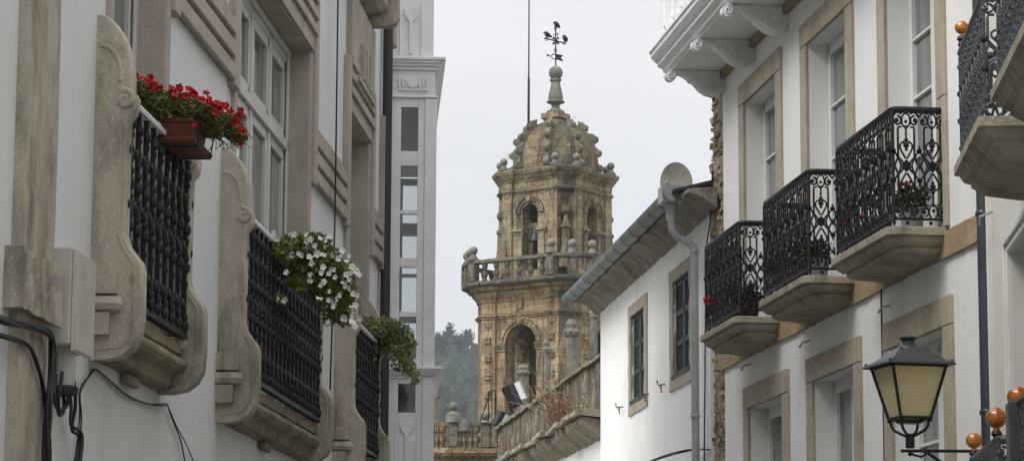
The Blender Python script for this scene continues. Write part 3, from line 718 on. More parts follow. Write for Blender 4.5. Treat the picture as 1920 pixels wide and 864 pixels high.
# carved white bay above
mb = MB(); GO = .74; G0, G1, GH = 17.5, 30.55, 8.12
prof = [(0, GH), (GO-.14, GH), (GO-.14, GH+.02), (GO-.10, GH+.03), (GO-.09, GH+.07), (GO-.03, GH+.10), (GO-.03, GH+.13), (GO, GH+.15), (GO+.045, GH+.20), (GO+.05, GH+.24), (GO+.07, GH+.25), (GO+.07, GH+.275), (GO-.05, GH+.30), (0, GH+.30)]
mb.prism(prof, lambda a, b, t: (-a, t, b), G0, G1+.04)
fb(mb, R1, 0, GO-.07, G0, G1-.05, GH+.29, GH+2.9)
gb = mb.build('wooden_bay', PAINT_G, HR, .004)
for k in range(18):
    mb = MB(); y1_ = G1-.08-k*.50; y0_ = y1_-.44
    for za, zb in ((GH+.36, GH+.95),):
        for e, t in ((0, .02), (.05, .035)):
            fb(mb, R1, GO-.08, GO-.07+t, y0_+e, y0_+e+.03, za+e, zb-e); fb(mb, R1, GO-.08, GO-.07+t, y1_-e-.03, y1_-e, za+e, zb-e)
            fb(mb, R1, GO-.08, GO-.07+t, y0_+e, y1_-e, za+e, za+e+.03); fb(mb, R1, GO-.08, GO-.07+t, y0_+e, y1_-e, zb-e-.03, zb-e)
        fb(mb, R1, GO-.08, GO-.045, y0_+.14, y1_-.14, za+.13, zb-.13)
    fb(mb, R1, GO-.08, GO-.035, y1_+.005, y1_+.055, GH+.3, GH+2.8)
    fb(mb, R1, GO-.08, GO-.035, y0_, y1_, GH+1.0, GH+1.05)
    mb.build('carved_panel', PAINT_G, HR, .003)
for k in range(18):
    mb = MB(); y1_ = G1-.08-k*.50; fb(mb, R1, GO-.08, GO-.066, y1_-.40, y1_-.04, GH+1.1, GH+2.7)
    mb.build('bay_pane', GLASS, HR)
mb = MB(); fb(mb, R1, 0, .06, G0, G1-.2, GH-.085, GH-.004); mb.build('bay_beam', OCHRE, HR)
# scroll brackets under the bay
def bracket(parent, y):
    mb = MB(); wdt = .11
    top = GH-.004
    pr = [(0.0, top), (0.62, top)]
    pr += [(.62+.065*math.sin(t*PI/6), top-.065+.065*math.cos(t*PI/6)) for t in range(1, 10)]
    pr += [(.565, top-.045), (.53, top-.045), (.47, top-.07), (.42, top-.11), (.405, top-.135), (.37, top-.14), (.30, top-.22), (.23, top-.27), (.14, top-.29), (.06, top-.27), (.02, top-.23), (0, top-.16)]
    mb.prism(pr, lambda a, b, t: (-a, t, b), y-wdt/2, y+wdt/2)
    for yy in (y-wdt/2-.006, y+wdt/2+.006):
        mb.tube([(-a, yy, b) for a, b in spiral(.145, top-.145, .115, PI*1.15, 2.3, 44, .08)], .0125, 6)
        mb.tube([(-a, yy, b) for a, b in spiral(.62, top-.06, .05, PI*.5, 1.4, 20, .15)], .011, 6)
        mb.tube([(-.60, yy, top-.02), (-.52, yy, top-.025), (-.44, yy, top-.055), (-.40, yy, top-.10), (-.35, yy, top-.105), (-.28, yy, top-.17), (-.2, yy, top-.225), (-.13, yy, top-.262)], .011, 6)
    mb.build('scroll_bracket', PAINT_G, parent, .006)
for y in (30.28, 28.72, 27.15, 25.58, 24.0): bracket(HR, y)

# ============================================================ NEAR RIGHT HOUSE
HN = fempty('corner_house', R2, 'pale house at the right edge with grey painted iron balconies', 'house')
f = R2; S1n = 20.62
hol = [(17.2, 18.95, 1.6, 4.42), (17.2, 18.9, 4.9, 7.4), (14.0, 15.4, 1.6, 4.42), (14.0, 15.4, 4.9, 7.4)]
wall_holes(R2, 6, S1n, 0, 11, hol, .22).build('wall', WHITE_G, HN)
for a, b, c, d in hol:
    mb = MB()
    for e, t in ((0, .035), (.05, .055), (.10, .03)):
        fb(mb, f, -.005, t, b+e, b+e+.045, c, d+e+.045); fb(mb, f, -.005, t, a-e-.045, a-e, c, d+e+.045); fb(mb, f, -.005, t, a-e, b+e, d+e, d+e+.045)
    mb.build('window_surround', PAINT, HN, .005)
    w = MB(); fb(w, f, -.2, -.14, a, a+.08, c, d); fb(w, f, -.2, -.14, b-.08, b, c, d); fb(w, f, -.2, -.14, a, b, d-.08, d); fb(w, f, -.2, -.14, (a+b)/2-.05, (a+b)/2+.05, c, d)
    for k in range(1, 4): fb(w, f, -.19, -.15, a, b, c+(d-c)*k/4-.02, c+(d-c)*k/4+.02)
    w = w.build('window', PAINT, HN, .004); p = MB(); fb(p, f, -.18, -.175, a+.05, b-.05, c, d-.05); p.build('pane', GLASS, w)
mb = MB(); fb(mb, f, -.01, .04, S1n-.35, S1n-.02, 0, 11); mb.build('corner_strip', WHITE_G, HN, .01)
SLN = [(0, 4.86), (0, 4.80), (.03, 4.79), (.06, 4.74), (.10, 4.72), (.10, 4.70), (.15, 4.66), (.17, 4.64), (.19, 4.63), (.40, 4.60)]
def near_bal(a, b, out, top, rt):
    slab(HN, R2, a, b, out, [(i, h-4.86+top) for i, h in SLN], GRAN_S, .02)
    iron_rail(HN, R2, a+.05, b-.05, out-.05, top+.05, rt, IRON_G, IRON_G, .20)
near_bal(15.95, 17.68, .50, 4.80, 5.53); near_bal(12.6, 15.25, .50, 4.80, 5.53)
near_bal(15.60, 17.42, .50, 2.08, 2.84); near_bal(12.6, 14.75, .50, 2.08, 2.95)
mb = MB(); fb(mb, f, .43, .51, 14.55, 14.72, 2.1, 2.97); mb.build('railing_post', IRON_G, HN, .01)
hs, hh_ = R2.w(1870, 405); mb = MB(); mb.tube([(0, hs+.3, 4.9), (-.10, hs+.3, 4.86), (-.10, hs+.36, 4.80)], .010, 5); mb.build('wall_hanger', PIPE_Z, HN)
# amber balls
def amber(px, py, dpx, o, mat, lab):
    S_, h_ = R2.w(px, py, o); r = .059*dpx/33.
    E_ = fempty('glass_ball', R2, lab, 'glass ball', S_, 'amber glass balls on the railings', o, h_-r-.05)
    mb = MB(); m_, n_ = 14, 32; c = Vector((0, 0, r+.05)); loops = []
    for i in range(m_+1):
        ph = PI*i/m_; loops.append([c+Vector((max(math.sin(ph), .03)*r*(1+.035*math.cos(16*2*PI*k/n_ if False else 8*2*PI*k/n_))*math.cos(2*PI*k/n_), max(math.sin(ph), .03)*r*(1+.035*math.cos(8*2*PI*k/n_))*math.sin(2*PI*k/n_), -math.cos(ph)*r)) for k in range(n_)])
    mb.loft(loops); mb.lathe((0, 0, 0), [(r*.38, .035), (r*.30, .05), (r*.42, .07)], 12); mb.build('ball', mat, E_, 0, True)
    mb = MB(); mb.lathe((0, 0, 0), [(.02, -.04), (.028, -.02), (.02, 0), (.034, .015), (.026, .035)], 12); mb.build('socket', IRON, E_, 0, True)
amber(1803, 52, 25, .45, AMBER, 'small amber glass ball on the highest balcony railing near the right edge')
amber(1826, 825, 28, .45, AMBER, 'yellower amber glass ball at the end of the lantern arm')
amber(1868, 783, 34, .45, AMBER_D, 'deep orange ribbed glass ball between the two other lower balls')
amber(1909, 744, 33, .45, AMBER_D, 'amber glass ball cut by the right edge on the thick grey post')

# ============================================================ MIDDLE HOUSE
HM = fempty('shuttered_house', M, 'plain white house with two dark shuttered windows under a stone eave', 'house')
a0, a1 = 30.95, 39.93; EV = 6.69
mw = [(32.23, 33.42, 4.985, 6.16), (35.72, 36.86, 4.985, 6.16)]
wall_holes(M, a0, a1, 0, EV, mw, .14, True).build('wall', WHITE_M, HM)
for a, b, c, d in mw:
    mb = MB(); j = .24
    fb(mb, M, -.02, .022, a-j, b+j, d, d+.15); fb(mb, M, -.02, .022, a-j, b+j, c-.16, c)
    fb(mb, M, -.02, .020, a-j, a, c, d); fb(mb, M, -.02, .020, b, b+j, c, d)
    roughen(mb.build('window_surround', GRAN, HM), .2, .012, 5)
    sh = MB(); fb(sh, M, -.06, .0, a-.05, b+.05, d-.02, d+.04); fb(sh, M, -.06, .03, a-.06, b+.06, c-.03, c+.03)
    for x0_, x1_ in ((a, (a+b)/2-.008), ((a+b)/2+.008, b)):
        fb(sh, M, -.06, -.025, x0_, x0_+.07, c, d); fb(sh, M, -.06, -.025, x1_-.07, x1_, c, d)
        for k in range(4):
            z = c+.03+(d-c-.06)*k/3; fb(sh, M, -.06, -.025, x0_, x1_, z-.035, z+.035)
        for k in range(5): y = x0_+.07+(x1_-x0_-.14)*(k+.5)/5; fb(sh, M, -.058, -.040, y-.018, y+.014, c, d)
        fb(sh, M, -.062, -.056, x0_, x1_, c, d)
    sh.build('shutter', SHUT, HM, .004)
# eave slab: curved stone cove
mb = MB(); pr = [(0, EV-.09), (.06, EV-.06), (.16, EV+.03), (.27, EV+.09), (.32, EV+.10), (.32, EV+.14), (0, EV+.16)]
mb.prism(pr, lambda a, b, t: (-a, t, b), a0-.5, a1+.25)
EAVE = m_stone('grey_eave_stone', (.29, .265, .23), (.11, .095, .08), .75, 30, None, .012, (.45, .62))
roughen(mb.build('eave', EAVE, HM), .3, .02, 3)
mb = MB()    # gutter: half-round trough with joint bands
gp = [(.33+.095+.105*math.cos(t), EV+.16+.105*math.sin(t)) for t in [PI+PI*k/8 for k in range(9)]]
gi = [(.33+.095+.090*math.cos(t), EV+.165+.090*math.sin(t)) for t in [2*PI-PI*k/8 for k in range(9)]]
def gut(y): return (a1+.35-y)*.012-.02
mb.loft([[(-a, y, b-gut(a1) + (a1-y)*.0) for a, b in gp+gi] for y in (a0+.05, a1+.35)])
for k in range(13):
    y = a0+.5+k*.72; mb.tube([(-(.425+.107*math.cos(t)), y, EV+.165+.107*math.sin(t)) for t in [PI+PI*q/8 for q in range(9)]], .007, 5)
mb.build('gutter', m_plain('dull_zinc', (.25, .265, .275), .55, .4, .1, .35, 3), HM, 0, True)
mb = MB(); dm = M.w(1309, 600, .05)[0]; ds = a0+.10
mb.box(-.53, -.29, ds-.02, ds+.30, EV+.08, EV+.27)
mb.lathe((-.40, ds+.14, 0), [(.055, EV-.12), (.06, EV-.05), (.085, EV+.08)], 12)
mb.tube([(-.40, ds+.14, EV-.08), (-.39, ds+.14, EV-.22), (-.33, ds+.16, EV-.30), (-.18, ds+.2, EV-.37), (-.13, ds+.2, EV-.42), (-.12, ds+.2, EV-.55), (-.12, ds+.2, 0)], .046, 12)
for z in (6.2, 4.3): mb.lathe((-.12, ds+.2, z), [(.05, 0), (.056, .01), (.056, .04), (.05, .05)], 12)
mb.build('drainpipe', PIPE_Z, HM, 0, True)
mb = MB(); mb.add([(-.42, a0-.05, EV+.20), (-.42, a1+.35, EV+.20), (6, a1+.35, EV+1.9), (6, a0-.05, EV+1.9), (-.42, a0-.05, EV+.16), (-.42, a1+.35, EV+.16), (6, a1+.35, EV+1.86), (6, a0-.05, EV+1.86)],
    [(0, 1, 2, 3), (4, 7, 6, 5), (0, 3, 7, 4), (1, 5, 6, 2), (0, 4, 5, 1)]); mb.build('roof', SLATE, HM)
# gable side of the middle house (triangle under the roof)
mb = MB(); mb.add([(0, a1-.01, EV), (6, a1-.01, EV), (6, a1-.01, EV+1.85), (0, a0+.01, EV), (6, a0+.01, EV), (6, a0+.01, EV+1.85)], [(0, 1, 2), (3, 5, 4)]); mb.build('gable', WHITE_M, HM)
for px, py in ((1247, 720), (1217, 738), (1168, 762)):
    S_, h_ = M.w(px, py); mb = MB(); mb.tube([(0, S_, h_), (-.09, S_, h_-.01), (-.10, S_+.02, h_+.05)], .010, 5); mb.tube([(-.06, S_-.05, h_-.03), (-.06, S_+.06, h_-.03)], .009, 5); mb.tube([(-.05, S_, h_), (-.05, S_, h_-.10)], .009, 5)
    mb.build('wall_hook', m_plain('rusty_iron', (.18, .11, .07), .8, .2) if px == 1247 else bpy.data.materials['rusty_iron'], HM)
# satellite dish
S_d = 31.3; oD, hD = M.p(1272, 343, S_d)
SD = fempty('satellite_dish', M, 'cream satellite dish seen nearly edge-on above the end of the zinc gutter', 'satellite dish', S_d, None, oD, EV+.2)
mb = MB(); rD = .215; loops = []; ax = (Matrix.Rotation(math.radians(-40), 3, 'Z') @ Matrix.Rotation(math.radians(8), 3, 'X'))
cD = Vector((0, 0, hD-EV-.2))
for i in range(7):
    r = rD*max(i/6, .03); loops.append([cD+ax @ Vector((r*math.cos(2*PI*k/28), -.0+.055*(r/rD)**2*-1, 1.12*r*math.sin(2*PI*k/28))) for k in range(28)])
for i in range(6, -1, -1):
    r = rD*max(i/6, .03); loops.append([cD+ax @ Vector((r*math.cos(2*PI*k/28), .010-.055*(r/rD)**2, 1.12*r*math.sin(2*PI*k/28))) for k in range(28)])
mb.loft(loops, False, False); mb.build('reflector', DISH, SD, 0, True)
mb = MB(); mb.tube([cD+ax @ Vector((0, .03, 0)), (0.02, 0.05, .02), (.12, .05, -.12)], .014, 8)
for k in (-1, 0, 1): mb.tube([cD+ax @ Vector((0, .014, 0)), cD+ax @ Vector((k*.12, -.028, .13 if k else -.16))], .008, 5)
mb.build('mount', DISH, SD, 0, True)
mb = MB(); mb.tube([cD+ax @ Vector((0, -.05, -.23)), cD+ax @ Vector((0, -.22, -.10)), cD+ax @ Vector((0, -.26, -.02))], .008, 6); mb.ball(cD+ax @ Vector((0, -.26, .0)), .025, 8, 6); mb.build('receiver_arm', DISH, SD)
cable('cable', M, [(1336, 320), (1334, 360), (1331, 420), (1324, 480), (1322, 700), (1320, 900)], .008, 'black cable hanging down the corner between the shuttered house and the rubble strip', .03)
cable('cable', M, [(1190, 876, .5), (1225, 862, .4), (1262, 850, .3), (1300, 842, .10), (1330, 842, .02)], .008, 'thick black cable at the bottom running to the foot of the zinc downpipe', .05, twist=2)

# ============================================================ LICHEN PARAPET HOUSE
PF = Fr(330, 1125, 40.2, 0, -1)
HP = fempty('parapet_house', PF, 'low building with a streaked lichen-covered parapet over a rough stone ledge', 'house')
T0 = PF.w(1123, 668)[1]; B0 = PF.w(1123, 772)[1]; PE = 53.5
mb = MB(); mb.box(-.0, .40, 40.05, PE, B0-.05, T0-.03)
roughen(mb.build('parapet', PAR, HP), .5, .03, 2)
mb = MB(); mb.prism([(-.06, T0-.05), (-.05, T0+.01), (.15, T0+.05), (.45, T0+.03), (.46, T0-.05)], lambda a, b, t: (a, t, b), 40.05, PE)
roughen(mb.build('parapet_coping', LICHEN, HP), .22, .035, 3)
mb = MB(); rn = random.Random(5); y = 40.03
while y < PE:
    w_ = rn.uniform(.35, .9); y2 = min(y+w_, PE); o_ = .40+rn.uniform(-.05, .05); t = rn.uniform(-.015, .02)
    mb.prism([(0.1, B0), (-o_, B0-.03+t), (-o_-.01, B0-.10+t), (.1, B0-.13)], lambda a, b, t_: (a, t_, b), y, y2-.015)
    o2 = o_-.07
    mb.prism([(.1, B0-.135), (-o2, B0-.125), (-o2+.03, B0-.23+t), (-.02, B0-.42), (.1, B0-.42)], lambda a, b, t_: (a, t_, b), y+.1, y2+.08)
    y = y2
roughen(mb.build('stone_ledge', m_stone('ledge_stone', (.31, .28, .225), (.10, .09, .07), .7, 16, (.2, .15, .06), .02, (.44, .64)), HP), .2, .025, 4)
mb = MB().box(0.0, 6, 39.95, PE, 0, B0-.30); mb.build('wall', WHITE_M, HP)
mb = MB().box(.2, 6, 40.05, PE, B0-.4, B0+.1); mb.build('roof', SLATE, HP)
# dry plants rooted on the ledge
def sprigs(name, pos, n, hgt, spread, mat, label, cat, lean=(-.3, 0, 0), leafs=0, seed=1):
    rn = random.Random(seed); mb = MB()
    for i in range(n):
        b0 = Vector((rn.gauss(0, spread[0]), rn.gauss(0, spread[1]), 0)); d = Vector((lean[0]+rn.gauss(0, .35), lean[1]+rn.gauss(0, .5), 1)).normalized()
        ln = hgt*rn.uniform(.4, 1); pts = []; p = b0.copy()
        for k in range(5):
            pts.append(p.copy()); p = p+d*ln/4; d = (d+Vector((rn.gauss(0, .18), rn.gauss(0, .18), -.10))).normalized()
        mb.tube(pts, .005, 4, [.007, .006, .005, .004, .003])
        for _ in range(leafs):
            q = rn.choice(pts[1:])+Vector((rn.gauss(0, .03), rn.gauss(0, .03), rn.gauss(0, .03)))
            r = rn.uniform(.012, .028); a = Vector((rn.gauss(0, 1), rn.gauss(0, 1), rn.gauss(0, 1))).normalized()*r; c = a.orthogonal().normalized()*r*.6
            mb.add([q-a, q+c, q+a, q-c], [(0, 1, 2, 3)])
    o = mb.build(name, mat); o.location = pos; return tag(o, label, cat)
sprigs('dry_plant', PF.W(42.6, .25, B0-.03), 120, .75, (.08, .85), TWIG, 'reddish dry weed bush growing on the stone ledge against the lichen parapet', 'plant', (-.35, -.1, 0), 5, 1)
sprigs('dry_plant', PF.W(44.0, .15, B0+.15), 26, 1.1, (.06, .5), m_leaf('pale_straw', (.33, .29, .21), (.26, .22, .15), (.2, .18, .12)), 'pale straw stalks rising above the reddish weed bush on the ledge', 'plant', (-.2, .1, 0), 0, 2)
sprigs('dry_plant', PF.W(49.6, .25, B0-.03), 30, .5, (.06, .4), TWIG, 'small tuft of dry weeds at the far left end of the ledge', 'plant', (-.3, 0, 0), 3, 3)
sprigs('dry_plant', PF.W(40.7, .18, B0-.03), 22, .28, (.05, .25), LEAF3, 'short olive tuft in the ledge corner by the white wall', 'plant', (-.2, 0, 0), 4, 4)

# ============================================================ CHURCH TOWER
TY = 150.0
tp = at(1041, 500, TY); TK = TY/5162.
CT = empty('church_tower', (tp.x, TY, 0), math.radians(-35), 'tall ochre stone bell tower with balustrade, arched openings and ribbed dome', 'tower')
def th(y, Y=None): return at(1041, y, Y or (TY if y < 240 else TY-2.2)).z
def plan(a, c, p=.0, pw=.5, off=0):
    """chamfered square with corner pilasters standing proud by p"""
    pts = []
    for q in range(4):
        an = q*PI/2; ca, sa = math.cos(an), math.sin(an)
        e = a-c
        row = [(-e-off*.41, -a-p-off), (-e+pw+off, -a-p-off), (-e+pw+off, -a-off), (e-pw-off, -a-off), (e-pw-off, -a-p-off), (e+off*.41, -a-p-off)]
        if p <= 0: row = [(-e-off*.41, -a-off), (-e+pw, -a-off), (-e+pw+.01, -a-off), (e-pw-.01, -a-off), (e-pw, -a-off), (e+off*.41, -a-off)]
        pts += [(x*ca-y*sa, x*sa+y*ca) for x, y in row]
    return pts
def ring(mb, a, c, prof, p=.12, pw=.6):
    mb.loft([[(x, y, h) for x, y in plan(a, c, p, pw, off)] for off, h in prof])
def rot(q, x, y, z):
    an = q*PI/2; return (x*math.cos(an)-y*math.sin(an), x*math.sin(an)+y*math.cos(an), z)
def arch_face(mb, q, a, u0, u1, h0, h1, r, hb, hs, th_=.7, n=12):
    """wall panel on face q with an arched hole centred at u=0, given thickness"""
    arc = [(r*math.cos(PI*k/n), hs+r*math.sin(PI*k/n)) for k in range(n+1)]    # right -> left
    for y in (-a, -a+th_):
        R = lambda u, h: rot(q, u, y, h)
        mb.add([R(u0, h0), R(-r, h0), R(-r, hs), R(u0, hs)], [(0, 1, 2, 3)]); mb.add([R(r, h0), R(u1, h0), R(u1, hs), R(r, hs)], [(0, 1, 2, 3)])
        if hb > h0: mb.add([R(-r, h0), R(r, h0), R(r, hb), R(-r, hb)], [(0, 1, 2, 3)])
        top = [(r*1.0*math.cos(PI*k/n), h1) for k in range(n+1)]
        vs = [R(*p) for p in arc]+[R(*p) for p in top]
        mb.add(vs, [(k, k+1, n+1+k+1, n+1+k) for k in range(n)])
        mb.add([R(r, hs), R(u1, hs), R(u1, h1), R(r, h1)], [(0, 1, 2, 3)]); mb.add([R(-r, hs), R(u0, hs), R(u0, h1), R(-r, h1)], [(0, 1, 2, 3)])
    pts = [(r, hb)]+arc+[(-r, hb)]
    vs = [rot(q, u, -a, h) for u, h in pts]+[rot(q, u, -a+th_, h) for u, h in pts]; m = len(pts)
    mb.add(vs, [(k, k+1, m+k+1, m+k) for k in range(m-1)]+[(m-1, 0, m, 2*m-1)])
def archivolt(mb, q, a, r, hs, w_, pr, n=14):
    o = [(r*math.cos(PI*k/n), hs+r*math.sin(PI*k/n)) for k in range(n+1)]; O = [((r+w_)*math.cos(PI*k/n), hs+(r+w_)*math.sin(PI*k/n)) for k in range(n+1)]
    for k in range(n):
        mb.loft([[rot(q, u, -a-y, h) for u, h in (o[k], o[k+1], O[k+1], O[k])] for y in (-.02, pr)])
# --- lower stage
A1, C1 = 3.30, .75
H0, H1 = 0, th(592); HC = th(560); HB = th(530)
mb = MB()
rl = 1.0
hs1, hb1 = th(645), th(790)
for q in range(4):
    arch_face(mb, q, A1, -(A1-C1-.9), (A1-C1-.9), 0, th(585), rl, hb1, hs1, .85)
    for sg in (-1, 1):     # corner piers
        pass
for q in range(4):
    e = A1-C1
    poly = [(e-.9, -A1-.14), (e, -A1-.14), (A1+.14, -e), (A1+.14, -e+.9), (A1-.85, -e+.9), (A1-.85, -A1+.85), (e-.9, -A1+.85)]
    mb.loft([[rot(q, x, y, z) for x, y in poly] for z in (0, th(585))])
tw = mb.build('lower_stage', ASH, CT)
for q in range(4):
    mb = MB(); archivolt(mb, q, A1, rl, hs1, .17, .08); archivolt(mb, q, A1, rl+.17, hs1, .17, .15); archivolt(mb, q, A1, rl+.36, hs1, .10, .06)
    for sg in (-1, 1):    # imposts and jamb strips
        for (z0, z1, o1) in ((hs1-.12, hs1-.02, .20), (hs1-.24, hs1-.12, .14), (hs1-.40, hs1-.24, .09)):
            x0_, x1_ = sorted((sg*(rl-.06), sg*(rl+.62))); pts = [rot(q, x, y, z) for z in (z0, z1) for x, y in ((x0_, -A1-o1), (x1_, -A1-o1), (x1_, -A1+.5), (x0_, -A1+.5))]
            mb.add(pts, [(0, 1, 2, 3), (4, 5, 6, 7), (0, 1, 5, 4), (1, 2, 6, 5), (2, 3, 7, 6), (3, 0, 4, 7)])
        x0_, x1_ = sorted((sg*(rl+.02), sg*(rl+.48))); pts = [rot(q, x, y, z) for z in (hb1, hs1-.4) for x, y in ((x0_, -A1-.06), (x1_, -A1-.06), (x1_, -A1+.3), (x0_, -A1+.3))]
        mb.add(pts, [(0, 1, 2, 3), (4, 5, 6, 7), (0, 1, 5, 4), (1, 2, 6, 5), (2, 3, 7, 6), (3, 0, 4, 7)])
    c = Vector(rot(q, 0, -A1-.16, hs1+rl+.20)); mb.ball(c, .24, 10, 8, .8, .8, 1.1); mb.ball(c+Vector((0, 0, .25)), .14, 8, 6)
    for sg in (-1, 1):
        c = Vector(rot(q, sg*.22, -A1-.12, hs1+rl+.34)); mb.ball(c, .13, 8, 6)
    mb.build('arch_moulding', ASH, CT, .015)
# rosettes on the pilasters and shell motifs beneath the caps
for q in range(4):
    for sg in (-1, 1):
        uc = sg*(A1-C1-.45)
        for yy in (637, 671, 705, 740):
            mb = MB(); c = Vector(rot(q, uc, -A1-.15, th(yy)))
            for k in range(4):
                an = PI/4+k*PI/2; d = Vector(rot(q, .14*math.cos(an), -.03, 0))-Vector(rot(q, 0, 0, 0)); d.z += .14*math.sin(an)
                mb.ball(c+d, .11, 8, 6, 1, 1, 1)
            mb.ball(c, .09, 8, 6); mb.build('rosette', ASH, CT, 0, True)
        mb = MB()
        for k in range(9):
            an = PI+PI*k/8; c = Vector(rot(q, uc+.24*math.cos(an), -A1-.15, th(604)+.24*math.sin(an))); mb.ball(c, .065, 6, 5)
        mb.build('shell_carving', ASH, CT, 0, True)
mb = MB()
ring(mb, A1, C1, [(0, th(598)), (.06, th(597)), (.10, th(594)), (.18, th(592)), (.18, th(590)), (.04, th(588)), (.0, th(587)), (0, th(566)), (.08, th(564)), (.10, th(560)), (.22, th(555)), (.30, th(551)), (.34, th(547)), (.50, th(545)), (.56, th(543)), (.60, th(541)), (.60, th(538)), (.40, th(536))], .14, .9)
for q in range(4):
    for k in range(9):
        u = -1.9+k*.475; pts = []
        if k == 4: mb.obox(rot(q, 0, -A1-.05, th(572)), (.3, .16, .40), Matrix.Rotation(q*PI/2, 3, 'Z'))
roughen(mb.build('main_cornice', ASH, CT), .45, .035, 2)
# --- balustrade platform
A2, C2 = 4.20, 1.35
mb = MB(); ring(mb, A2, C2, [(-.25, th(540)), (.0, th(536)), (.05, th(534)), (.05, th(530)), (-.05, th(527))], .12, .7)
mb.build('balustrade_plinth', ASH_DK, CT, .02)
mb = MB(); zt0, zt1 = th(495), th(488)
l = plan(A2, C2, .10, .7, .06); li = plan(A2, C2, .10, .7, -.30)
mb.loft([[(x, y, zt0) for x, y in l], [(x, y, zt0+.06) for x, y in plan(A2, C2, .10, .7, .10)], [(x, y, zt1) for x, y in plan(A2, C2, .10, .7, .06)], [(x, y, zt1) for x, y in li], [(x, y, zt0) for x, y in li], [(x, y, zt0) for x, y in l]], False, False)
roughen(mb.build('balustrade_rail', ASH_DK, CT), .4, .03, 2)
BALU = [(.13, 0), (.13, .08), (.08, .12), (.10, .2), (.15, .34), (.13, .46), (.07, .56), (.07, .62), (.11, .66), (.12, .74), (.13, .76), (.13, .9)]
def post(mb, x, y, z0, z1, w_, an):
    mb.obox((x, y, (z0+z1)/2), (w_, w_, z1-z0), Matrix.Rotation(an, 3, 'Z')); mb.obox((x, y, (z0+z1)/2), (w_*.7, w_+.05, (z1-z0)*.7), Matrix.Rotation(an, 3, 'Z'))
    mb.obox((x, y, (z0+z1)/2), (w_+.05, w_*.7, (z1-z0)*.7), Matrix.Rotation(an, 3, 'Z'))
def balls(mb, x, y, z, r):
    mb.lathe((x, y, z), [(r*1.3, 0), (r*1.3, r*.4), (r*.95, r*.5), (r*.9, r*.8), (r*.55, r*1.2), (r*.5, r*1.5)], 12); mb.ball((x, y, z+r*2.3), r, 14, 10)
sc_ = (zt0-th(528))/.9
bp = MB(); post(bp, 0, 0, th(528), zt0, .48, 0); bp = bp.build('balustrade_post', ASH_DK, CT, .02)
fb_ = MB(); balls(fb_, 0, 0, 0, .24); fb_ = fb_.build('ball_finial', GREYSTONE, CT, 0, True)
bl = MB(); bl.lathe((0, 0, th(528)), [(r*1.25, h*sc_) for r, h in BALU], 8); bl = bl.build('baluster', ASH_DK, CT, 0, True)
ps = []; bs = []
for q in range(4):
    e = A2-C2
    for u in (-e+.25, e-.25):
        x, y, _ = rot(q, u, -A2+.02, 0); ps.append((x, y, q*PI/2))
    x, y, _ = rot(q, A2-C2*.5-.10, -A2+C2*.5+.1, 0); ps.append((x, y, q*PI/2+PI/4))
    for k in range(6):
        u = -e+.95+(2*e-1.9)*k/5; x, y, _ = rot(q, u, -A2+.13, 0); bs.append(((x, y, 0), 0))
many(bp, CT, [((x, y, 0), a) for x, y, a in ps]); many(fb_, CT, [((x, y, zt1), a) for x, y, a in ps]); many(bl, CT, bs)
# --- belfry stage
A3, C3 = 2.46, .62; e = A3-C3; pw = .66
ru = .50; hs2, hb2 = th(398), th(505); top3 = th(352)
mb = MB()
for q in range(4):
    arch_face(mb, q, A3, -(e-pw), e-pw, th(522), top3, ru, hb2, hs2, .6)
    poly = [(e-pw, -A3-.12), (e, -A3-.12), (e-.06, -A3+.38), (A3-.38, -e+.06), (A3+.12, -e), (A3+.12, -e+pw), (A3-.6, -e+pw), (A3-.6, -A3+.6), (e-pw, -A3+.6)]
    mb.loft([[rot(q, x, y, z) for x, y in poly] for z in (th(522), top3)])
mb.build('belfry_stage', ASH_UP, CT, .01)
for q in range(4):
    mb = MB(); archivolt(mb, q, A3, ru, hs2, .16, .06); archivolt(mb, q, A3, ru+.16, hs2, .14, .12); archivolt(mb, q, A3, ru+.34, hs2, .10, .17)
    c = Vector(rot(q, 0, -A3-.14, hs2+ru+.22)); mb.ball(c, .18, 8, 6, 1, 1, 1.2); mb.ball(c+Vector((0, 0, .2)), .1, 8, 6)
    for sg in (-1, 1):
        for z0, z1, o1 in ((th(432), th(427), .16), (th(437), th(432), .08)):
            x0_, x1_ = sorted((sg*(ru-.05), sg*(ru+.62))); pts = [rot(q, x, y, z) for z in (z0, z1) for x, y in ((x0_, -A3-o1), (x1_, -A3-o1), (x1_, -A3+.4), (x0_, -A3+.4))]
            mb.add(pts, [(0, 1, 2, 3), (4, 5, 6, 7), (0, 1, 5, 4), (1, 2, 6, 5), (2, 3, 7, 6), (3, 0, 4, 7)])
        x0_, x1_ = sorted((sg*(ru+.02), sg*(ru+.46))); pts = [rot(q, x, y, z) for z in (hb2, th(437)) for x, y in ((x0_, -A3-.05), (x1_, -A3-.05), (x1_, -A3+.3), (x0_, -A3+.3))]
        mb.add(pts, [(0, 1, 2, 3), (4, 5, 6, 7), (0, 1, 5, 4), (1, 2, 6, 5), (2, 3, 7, 6), (3, 0, 4, 7)])
    mb.build('arch_moulding', ASH_UP, CT, .012)
mb = MB()
ring(mb, A3, C3, [(0, th(360)), (.04, th(359)), (.12, th(356)), (.12, th(354)), (.02, th(352)), (0, th(351)), (0, th(340)), (.06, th(338)), (.10, th(335)), (.20, th(331)), (.24, th(328)), (.34, th(325)), (.38, th(321)), (.38, th(318)), (.15, th(315)), (-.3, th(314))], .12, pw)
for q in range(4):
    for sg in (-1, 1):
        uc = sg*(e-pw/2)
        for k in range(7): an = PI+PI*k/6; mb.ball(rot(q, uc+.16*math.cos(an), -A3-.13, th(362)+.16*math.sin(an)), .05, 6, 4)
roughen(mb.build('belfry_cornice', ASH_UP, CT), .35, .03, 2)
